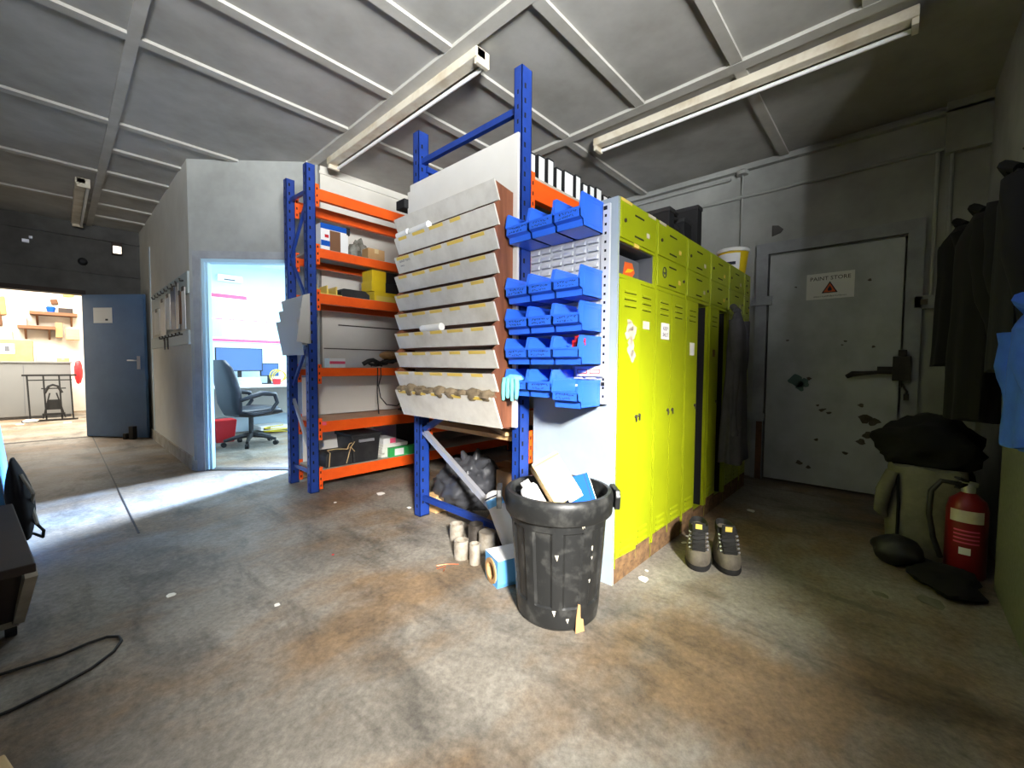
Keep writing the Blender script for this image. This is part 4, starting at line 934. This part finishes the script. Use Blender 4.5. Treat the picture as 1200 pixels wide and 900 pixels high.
# ================================================================= BOOTS
def boot(x,y,rz,label,seed):
    t=thing('work_boot',label,'boot',(x,y,0),rz,'pair of dusty work boots')
    def outline(fx_,bx_,w,z,n=36):
        ring=[]
        for k in range(n):
            a=2*PI*k/n; c_,s_=math.cos(a),math.sin(a)
            xx=(fx_ if c_>0 else bx_)*abs(c_)**.8
            ww=w*(1.0 if xx>0.02 else .86 if xx<-.06 else .88)
            ring.append((xx,ww*abs(s_)**.85*(1 if s_>0 else -1),z))
        return ring
    MB().rings([outline(.150,-.135,.064,0),outline(.156,-.138,.067,.012),outline(.152,-.136,.065,.028)]).build('sole','sole',t,local=True,smooth=.8)
    lev=[(.150,-.134,.063,.026),(.153,-.134,.065,.05),(.147,-.132,.063,.072),(.130,-.13,.059,.090),(.095,-.128,.054,.104),(.062,-.127,.051,.118),(.046,-.126,.050,.138),(.038,-.126,.051,.16),(.036,-.124,.052,.185),(.034,-.122,.052,.19),(.028,-.116,.046,.188),(.022,-.11,.04,.15),(.03,-.1,.034,.10)]
    MB().rings([outline(*l) for l in lev],True,True).build('upper','boot',t,local=True,smooth=1.0)
    b=MB().rings([outline(.040,-.128,.054,.165),outline(.039,-.128,.055,.19),outline(.032,-.122,.050,.199),outline(.026,-.114,.044,.19),outline(.026,-.112,.043,.172)],False,False); b.build('padded_collar','sole',t,local=True,smooth=1.0)
    b=MB().prism([(.128,.100),(.082,.130),(.060,.165),(.062,.224),(.052,.224),(.036,.16),(.04,.12),(.09,.080)],(0,-.032,0),(1,0,0),(0,0,1),(0,.064,0)); tg=b.build('tongue','sole',t,local=True,bevel=.003)
    MB().obox((.0640,0,.204),(.0012,0,.0),(0,.016,0),(.001,0,.013)).build('yellow_tab','label_yellow',tg,local=True)
    b=MB()
    for k in range(5):
        f=k/4; xx=.128-.054*f; zz=.106+.072*f
        b.tube([(xx-.016,-.042,zz-.004),(xx,-.02,zz+.005),(xx+.002,.0,zz+.007),(xx-.006,.02,zz+.010),(xx-.022,.042,zz+.006)],.003,5)
    b.tube([(.055,.0,.172),(.075,-.03,.16),(.07,-.045,.12),(.072,-.05,.09)],.0026,5); b.build('laces','sole',t,local=True)
    b=MB()
    for s in (-1,1):
        for k in range(5):
            f=k/4; b.cyl((.104-.05*f,s*.040,.102+.066*f),(.109-.05*f,s*.044,.107+.066*f),.0045,n=8)
    b.build('eyelets','galv',t,local=True)
boot(2.335,.765,math.radians(180+20),'left dusty work boot in front of lockers',1); boot(2.40,.645,math.radians(180+27),'right dusty work boot, farther from the lockers',2)

# ================================================================= LEFT WALL HOOK BOARDS
kb=thing('hook_board','upper wooden hook board on the pale left wall','hook board',(.87,6.1,1.68))
MB().box(.866,5.02,1.72,.884,7.2,1.93).build('board','hookwood',kb,bevel=.003)
b=MB()
for k in range(9): y=5.2+k*.22; b.tube([(.866,y,1.86),(.84,y,1.855),(.835,y,1.88)],.008,6)
b.build('hooks','blackiron',kb)
kb=thing('hook_board','lower wooden hook board on the pale left wall','hook board',(.87,6.1,1.22))
MB().box(.866,5.04,1.235,.884,7.35,1.37).build('board','hookwood',kb,bevel=.003)
b=MB()
for k in range(7): y=5.3+k*.2; b.tube([(.866,y,1.34),(.842,y,1.335),(.838,y,1.36)],.008,6)
b.build('hooks','blackiron',kb)
for (y0,y1,z0,z1,m,l,sz) in ((6.55,6.95,1.40,1.70,'paper','white clipboard hung leftmost on upper hook board',1),(6.15,6.5,1.36,1.78,'holder','grey beige clipboard second on the upper hook board',1),(5.85,6.1,1.42,1.80,'paper','white paper clipboard third on upper hook board',1),(5.55,5.80,1.40,1.84,'clip_blue','dark slim clipboard fourth on upper hook board',1),(5.38,5.52,1.40,1.86,'holder','pale blue grey strip board hung near hook board end',1),(5.26,5.36,1.44,1.76,'brown','dark brown clipboard partly hidden near wall corner',1),(5.06,5.22,1.38,1.78,'paper','white clipboard nearest the office doorway corner',1)):
    t=thing('clipboard',l,'clipboard',(.86,(y0+y1)/2,z0),0,'clipboards on the hook board')
    MB().box(.850,y0,z0,.856,y1,z1).build('backing',m,t); ym=(y0+y1)/2; MB().box(.844,ym-.05 if y1-y0>.15 else ym-.03,z1-.03,.851,ym+.05 if y1-y0>.15 else ym+.03,z1+.012).build('clip','blackiron',t)
for y,l in ((6.2,'small dark key bunch hanging left on lower hook board'),(6.0,'grey keys hanging second on the lower hook board')):
    b=MB().obox((.845,y,1.27),(.004,0,0),(0,.018,0),(0,0,.05)).cyl((.845,y-.01,1.33),(.845,y-.01,1.20),.006,n=6).cyl((.838,y,1.342),(.838,y,1.30),.003,n=6); tag(b.build('key_bunch','blackiron'),l,'keys')

# emergency lamp, camera etc on far wall
t=thing('bulkhead_lamp','small lit white lamp high on the dark far wall','lamp',(.634,8.37,2.62))
MB().box(.58,8.33,2.60,.69,8.40,2.78).build('housing','darkbrown',t,bevel=.006); MB().box(.592,8.318,2.62,.678,8.332,2.72).build('lamp_glass','lampglow',t,bevel=.003)
b=MB().lathe([(.05,0),(.05,.03),(.03,.06),(.0,.065)],(0,0,0),18); b.bm.transform(Matrix.Translation((.284,8.40,2.449))@Matrix.Rotation(PI/2,4,'X')); tag(b.build('speaker_dome','black',smooth=True),'small black dome on dark far wall above opening','dome')
b=MB().box(-.26,8.36,2.60,-.20,8.40,2.64); b.box(-.20,8.37,2.66,-.17,8.40,2.69); tag(b.build('metal_clip','galv'),'tiny bright metal clip high on dark far wall','clip')

# ================================================================= OFFICE
pb=thing('year_planner','large white year planner with pink bands on office wall','planner',(2.1,7.39,1.38))
MB().box(1.2,7.385,1.37,2.62,7.398,2.09).build('board','white',pb)
MB().box(1.2,7.383,2.02,2.0,7.386,2.075).box(1.2,7.383,1.375,2.62,7.386,1.415).box(2.0,7.383,2.03,2.62,7.386,2.042).box(1.2,7.383,1.70,2.62,7.386,1.712).build('pink_bands','pink',pb)
b=MB()
for k in range(28): b.box(1.22+k*.05,7.3835,1.43,1.224+k*.05,7.386,2.0)
for k in range(5): b.mi(1).box(1.25+k*.28,7.384,1.44,1.39+k*.28,7.3855,2.0)
b.build('columns',['holder','jamb_blue'],pb)
el=thing('heater_unit','white slim unit with dark slot above the planner','wall unit',(1.78,7.36,2.25))
MB().box(1.62,7.33,2.26,1.94,7.4,2.36).build('case','white',el,bevel=.01); MB().box(1.70,7.327,2.275,1.84,7.332,2.295).build('slot','plastic_grey',el)
dk=thing('office_desk','white office desk under the planner','desk',(2.2,7.1,0))
MB().box(1.2,6.72,.705,3.0,7.38,.735).build('desktop','white',dk,bevel=.004)
for x in (1.25,2.92):
    for y in (6.78,7.3): MB().box(x,y,0,x+.05,y+.05,.705).build('leg','holder',dk)
MB().box(1.3,7.33,.25,2.9,7.345,.7).build('modesty_panel','holder',dk)
def monitor(l,x,y,w,h,z,rz=0):
    t=thing('monitor',l,'monitor',(x,y,.735),rz)
    b=MB().box(-w/2,-.015,z,w/2,.015,z+h); b.build('panel','black',t,local=True,bevel=.004); MB().box(-w/2+.012,-.0165,z+.014,w/2-.012,-.0145,z+h-.012).build('screen','screen',t,local=True)
    MB().box(-.025,.0,0.01,.025,.02,z+.05).build('stand','black',t,local=True); MB().box(-.1,-.08,0,.1,.08,.012).build('foot','black',t,local=True,bevel=.004)
monitor('wide blue lit monitor on the office desk',1.82,7.12,.60,.34,.20); monitor('small dark monitor behind the cable tangle',2.24,7.2,.26,.20,.12)
for k,l in ((0,'lower white paper stack on desk left of tangle'),(1,'upper white paper stack on desk left of tangle')):
    b=MB().obox((1.88,6.92,.763+k*.057),(.115-.015*k,.01,0),(-.01,.14,0),(0,0,.027)); tag(b.build('paper_stack','paper'),l,'paper')
b=MB()
for k in range(3):
    b.tube([(2.26+(.11-.01*k)*math.cos(a)+.02*k,6.92+.03*math.sin(a*1.3+k),.86+(.10-.012*k)*math.sin(a)) for a in [2*PI*j/24 for j in range(25)]],.007,6)
tag(b.build('cable_coil','cable_y',smooth=True),'tangled yellow cable coil on the office desk','cable')
b=MB().lathe([(.05,0),(.06,.085)],(2.24,6.88,.735),18); tag(b.build('red_tub','red',smooth=True),'red tub on desk under the yellow coil','tub')
ch=thing('office_chair','black leather swivel chair in the office doorway','chair',(1.68,6.12,0),math.radians(12))
b=MB()
for k in range(5):
    a=2*PI*k/5+.3; b.tube([(0,0,.13),(.15*math.cos(a),.15*math.sin(a),.115),(.30*math.cos(a),.30*math.sin(a),.075)],[.032,.026,.018],8)
b.build('star_base','rubber',ch,local=True,smooth=True)
for k in range(5):
    a=2*PI*k/5+.3; b=MB(); c=Vector((.30*math.cos(a),.30*math.sin(a),.03)); d=Vector((-math.sin(a),math.cos(a),0))*.02; b.cyl(c-d,c+d,.03,n=14); b.build('castor','black',ch,local=True,smooth=.7)
MB().cyl((0,0,.12),(0,0,.40),.028,n=14).build('gas_lift','rubber',ch,local=True,smooth=.7)
R=[]
for j,(xx,zz,hw,th) in enumerate(((-.24,.44,.20,.05),(-.1,.43,.25,.06),(.1,.44,.26,.065),(.24,.44,.25,.055),(.29,.425,.22,.03))):
    R.append([(xx,hw*math.copysign(abs(math.cos(a))**.5,math.cos(a)),zz+th*math.copysign(abs(math.sin(a))**.7,math.sin(a))) for a in [2*PI*k/20 for k in range(20)]])
MB().rings(R).build('seat','leather',ch,local=True,smooth=1.0)
R=[]
for j,(xx,zz,hw,th) in enumerate(((-.22,.42,.20,.04),(-.25,.55,.25,.055),(-.26,.70,.26,.05),(-.30,.86,.25,.055),(-.34,1.0,.22,.05),(-.37,1.09,.15,.03))):
    R.append([(xx+th*math.copysign(abs(math.sin(a))**.7,math.sin(a)),hw*math.copysign(abs(math.cos(a))**.5,math.cos(a)),zz) for a in [2*PI*k/20 for k in range(20)]])
MB().rings(R).build('backrest','leather',ch,local=True,smooth=1.0)
for s in (-1,1): MB().tube([(-.20,s*.24,.45),(-.12,s*.30,.42),(.08,s*.30,.44),(.17,s*.30,.55),(.14,s*.30,.66),(-.02,s*.30,.68),(-.16,s*.30,.64),(-.25,s*.26,.60)],[.022,.024,.024,.024,.03,.034,.028,.022],10).build('armrest','leather',ch,local=True,smooth=1.0)
b=MB(); frustum(b,1.36,6.50,.0,1.62,6.74,.30,.03); tag(b.build('waste_bin','red',bevel=.01),'red waste bin on office floor behind the chair','bin')
b=MB().box(2.02,6.9,.05,2.42,7.3,.11); b.mi(1).box(2.05,6.895,.06,2.15,6.902,.10); tag(b.build('power_strip',['white','black'],bevel=.004),'white box with black socket under the desk','box')
b=MB().tube([(2.2+.16*math.cos(a*1.4),6.80+.06*math.sin(a),.02+.012*a) for a in [k*.4 for k in range(22)]],.008,6); tag(b.build('floor_cable','cable_y'),'yellow cable lying on floor under desk','cable')
tag(MB().box(2.55,6.75,.735,2.68,6.88,.93).build('desk_speaker','black',bevel=.006),'small black speaker on desk near shelving post','speaker')

# ================================================================= WORKSHOP BEYOND
cab=thing('workbench_cabinet','low grey cabinet bench in the bright workshop','cabinet',(-.7,12.1,0))
MB().box(-1.6,11.75,0.05,.18,12.5,1.03).build('cabinet_body','bench_grey',cab,bevel=.004); MB().box(-1.6,11.73,1.03,.2,12.52,1.06).build('worktop','bench_grey',cab,bevel=.004)
MB().box(-1.58,11.78,0,.16,12.48,.05).build('plinth','plastic_grey',cab); MB().box(-.42,11.746,.08,-.415,11.752,1.0).build('door_gap','plastic_grey',cab)
tr=thing('trestle_stand','black folding trestle stand in front of grey cabinet','stand',(-.09,11.2,0))
MB().box(-.42,11.1,.80,.24,11.3,.83).build('top_rail','black',tr)
for x in (-.36,-.17,.02,.16): MB().bar((x,11.12,.80),(x+.02,11.12,.03),.022,.022,(0,1,0)).build('leg','black',tr)
MB().bar((-.36,11.12,.73),(.18,11.12,.73),.02,.02).bar((-.2,11.12,.58),(.1,11.12,.58),.02,.02).build('cross_rail','black',tr); MB().bar((-.44,11.1,.015),(.24,11.1,.015),.04,.03).build('foot_rail','black',tr)
b=MB().prism([(-.22,.06),(.10,.06),(.0,.50),(-.11,.50)],(0,11.115,0),(1,0,0),(0,0,1),(0,.015,0)) if False else MB()
b.bar((-.19,11.1,.05),(-.10,11.1,.50),.02,.03,(0,1,0)).bar((.08,11.1,.05),(-.02,11.1,.50),.02,.03,(0,1,0)).prism([(-.16,.20),(.05,.20),(.015,.38),(-.12,.38)],(0,11.10,0),(1,0,0),(0,0,1),(0,.012,0))
b.tube([(-.16,11.1,.50),(-.11,11.1,.62),(-.06,11.1,.645),(0,11.1,.62),(.05,11.1,.50)],.02,8).bar((-.2,11.1,.12),(.08,11.1,.12),.02,.04); b.build('folding_frame','black',tr)
carton('carton',-1.25,12.0,1.06,-.30,12.4,1.46,'card','orange brown carton on the bright workshop bench')
b=MB().box(-.72,11.995,1.20,-.52,12.001,1.38); b.mi(1).box(-.64,11.993,1.24,-.58,11.997,1.34); tag(b.build('carton_label',['white','plastic_grey']),'white label on the workshop carton','label')
carton('carton',.0,12.1,1.06,.17,12.4,1.13,'card','flat brown carton at right of workshop bench')
b=MB(); frustum(b,-.27,12.1,1.06,-.03,12.3,1.32,-.0); tag(b.build('grey_tub','holder',bevel=.01),'pale grey tub on workshop bench beside carton','tub')
for (x0,x1,z,l) in ((-.34,.32,2.00,'brown timber shelf high on the bright workshop wall'),(-.50,.0,1.71,'grey brown lower shelf on workshop wall')):
    b=MB().box(x0,12.6,z,x1,13,z+.06)
    for xx in (x0+.08,x1-.1): b.prism([(0,0),(.34,0),(0,-.2)],(xx,13,z),(0,-1,0),(0,0,1),(.03,0,0))
    tag(b.build('shelf_plank','brown'),l,'shelf')
tag(MB().box(-.49,12.65,1.771,-.38,12.95,1.93).build('grey_box','holder',bevel=.004),'pale grey box at left end of lower workshop shelf','box')
tag(MB().box(.05,12.65,2.06,.26,12.9,2.16).build('dark_box','darkbrown',bevel=.005),'dark box on the high workshop shelf','box')
tag(MB().lathe([(.05,0),(.07,.10),(.05,.12)],(-.05,12.75,2.06),16).build('blue_tub','blue',smooth=True),'blue tub on the high workshop shelf','tub')
tag(MB().lathe([(.05,0),(.05,.12),(.02,.14)],(-.17,12.75,2.06),16).build('white_jar','white',smooth=True),'white jar on high workshop shelf','jar')
tag(MB().box(.14,12.62,1.52,.34,12.9,1.74).build('plywood_sheet','wood',bevel=.004),'pale timber panel under high workshop shelf','panel')
tag(MB().box(.0,12.7,1.56,.10,12.95,1.86).build('brown_block','card',bevel=.004),'orange brown block below high workshop shelf','block')
for (x,z,w,h,m,l) in ((-.85,2.35,.22,.3,'card','orange brown box hung high left in workshop'),(-.70,2.15,.1,.35,'card','narrow tan strip on workshop wall left'),(-.60,1.45,.06,.4,'holder','grey hose strip on workshop wall'),(.20,2.52,.16,.16,'label_yellow','yellow disc shaped item high on workshop wall'),(.0,2.3,.1,.1,'rust','rusty hook high on workshop wall'),(-.25,2.55,.3,.1,'wood','tan board high on workshop wall'),(-.75,1.9,.09,.3,'rust','rusty tools hanging left in workshop')):
    b=MB().obox((x,12.96,z),(w/2,0,.01),(0,.03,0),(-.01,0,h/2)); tag(b.build('hanging_tool',m,bevel=.008),l,'wall item')
b=MB().blob((.28,11.62,.86),(.06,.07,.22),51,.25,2,18,14); tag(b.build('red_overall','red',smooth=True),'red cloth hanging behind edge of blue door','cloth')
b=MB().blob((-.33,11.0,.03),(.09,.06,.03),53,.4,2,14,8,0); tag(b.build('paper_heap','paper',smooth=True),'white paper heap at left foot of trestle','litter')
scrap(.10,10.6,.09,'white scrap on workshop floor right of trestle',.4); scrap(-.45,10.8,.08,'white scrap on workshop floor left of trestle',.9)

# ================================================================= LEFT FOREGROUND
bn=thing('work_trolley','dark brown low trolley at left edge with pale tapered frame','trolley',(-.38,2.6,0))
P_=Vector((-.068,2.153,0)); e_=Vector((-.097,.995,0)); n_=Vector((-.995,-.097,0)); zz_=Vector((0,0,1))
MB().obox(P_+e_*.5+n_*.3+zz_*.345,e_*.5,n_*.3,zz_*.016).build('top','darkbrown',bn,bevel=.004)
MB().prism([(.03,.33),(.97,.33),(.80,.07),(.28,.07)],P_+n_*.03,e_,(0,0,1),n_*.5).build('body','darkbrown',bn)
for q in (.012,.55):
    MB().bar(P_+e_*.0+n_*q+zz_*.33,P_+e_*.30+n_*(q+.02)+zz_*.06,.03,.03).build('frame_bar','skirt',bn)
    MB().bar(P_+e_*.98+n_*q+zz_*.33,P_+e_*.82+n_*(q+.02)+zz_*.06,.03,.03).build('frame_bar','skirt',bn)
MB().bar(P_+e_*.30+n_*.03+zz_*.06,P_+e_*.30+n_*.57+zz_*.06,.03,.03).build('frame_bar','skirt',bn)
for a_,q in ((.32,.05),(.80,.05),(.32,.52),(.80,.52)):
    c_=P_+e_*a_+n_*q+zz_*.032; MB().cyl(c_-n_*.015,c_+n_*.015,.032,n=14).build('castor','black',bn,smooth=.7)
bg=thing('mesh_bag','black mesh bag hung on the pale blue sheet at left','bag',(-.15,3.35,.12))
b=MB(); R=[]
for j in range(13):
    f=j/12; hw=.16*math.sin(PI*(.12+.8*f))**.6; th=.05*math.sin(PI*(.1+.85*f))
    c=Vector((-.17+.04*(1-f),3.36-.03*f,.13+.42*f)); R.append([c+Vector((th*math.cos(a),hw*math.sin(a),0)) for a in [2*PI*k/20 for k in range(20)]])
b.rings(R); b.build('bag_body','cloth_navy',bg,smooth=1.2)
MB().tube([(-.11,3.25,.24),(-.07,3.22,.18),(-.075,3.28,.13),(-.11,3.35,.14)],.007,6).build('strap','black',bg,smooth=True); MB().tube([(-.14,3.25,.48),(-.10,3.22,.38),(-.11,3.3,.30),(-.09,3.22,.22)],.008,6).build('strap','holder',bg,smooth=True)
b=MB().obox((-.22,3.62,.36),(.012,0,.0),(0,.24,0),(-.03,0,.35)); tag(b.build('blue_sheet','lblue'),'pale blue sheet standing behind the mesh bag','sheet')
b=MB().obox((-.17,1.43,.06),(.08,.02,.0),(-.02,.08,0),(0,0,.06)); tag(b.build('card_box','card_pale',bevel=.004),'pale card box corner at bottom left of floor','box')
pipe('floor_lead',[(-.3,2.2,.006),(-.15,2.17,.006),(-.02,2.16,.006),(.05,2.18,.006),(.10,2.18,.006),(.13,2.15,.006),(.135,2.11,.006),(.11,2.05,.006),(.05,1.99,.006),(-.03,1.95,.006),(-.12,1.92,.006),(-.4,1.9,.006)],.005,'cable','thin black lead looped on dark floor at left','cable')

# ================================================================= LIGHT
def area(name,loc,direction,sx,sy,power,col,spread=None):
    l=bpy.data.lights.new(name,'AREA'); l.shape='RECTANGLE'; l.size=sx; l.size_y=sy; l.energy=power; l.color=col
    if spread: l.spread=spread
    o=bpy.data.objects.new(name,l); COL.objects.link(o); o.location=loc
    o.rotation_euler=Vector(direction).to_track_quat('-Z','Y').to_euler(); return o
area('low_daylight',(-2.1,-3.9,3.4),(.57,.82,-.40),.75,.75,300,(1,.97,.92),math.radians(80))
area('ceiling_fill',(-2.9,-5.0,.75),(.55,.85,.36),4.4,1.1,1150,(.96,.98,1.0),math.radians(110))  # added unseen fill lamp, aimed upward to brighten ceiling and upper walls
area('upper_fill',(-2.6,-5.0,1.75),(.5,.87,.05),4.6,.7,520,(.96,.98,1.0),math.radians(110))  # added unseen fill lamp, brightens trays, bins and locker tops
area('office_window',(4.3,5.6,1.7),(-4.0,-1.65,-1.7),.45,.5,66,(.38,.58,1.0),math.radians(24))
area('office_daylight',(4.2,6.2,1.6),(-1,-.25,0),1.2,1.2,60,(.64,.86,1.0))
area('office_light',(2.2,6.0,2.5),(0,0,-1),1.4,.8,62,(.72,.90,1.0))
area('workshop_light',(-.4,10.8,3.1),(0,.15,-1),2.4,2.6,400,(1.0,.95,.86))
w=bpy.data.worlds.new('World'); SC.world=w; w.use_nodes=True
w.node_tree.nodes['Background'].inputs['Color'].default_value=(.75,.85,1,1); w.node_tree.nodes['Background'].inputs['Strength'].default_value=.6

# ================================================================= CAMERA
F=490.512; YAW,PIT,ROL=math.radians(42.61598),math.radians(-2.56308),math.radians(.39355)
f=Vector((math.cos(YAW)*math.cos(PIT),math.sin(YAW)*math.cos(PIT),math.sin(PIT)))
r=Vector((math.sin(YAW),-math.cos(YAW),0)); u=r.cross(f); c,s=math.cos(ROL),math.sin(ROL)
r,u=c*r+s*u,-s*r+c*u
cam=bpy.data.cameras.new('camera'); co=bpy.data.objects.new('camera',cam); COL.objects.link(co)
cam.sensor_width=36; cam.lens=F/1200*36; cam.clip_start=.02
m=Matrix(((r.x,u.x,-f.x,0),(r.y,u.y,-f.y,0),(r.z,u.z,-f.z,1.05),(0,0,0,1))); co.matrix_world=m
SC.camera=co
vs=SC.view_settings; vs.view_transform='Standard'; vs.look='None'; vs.gamma=1; vs.use_curve_mapping=False; vs.exposure=0.6
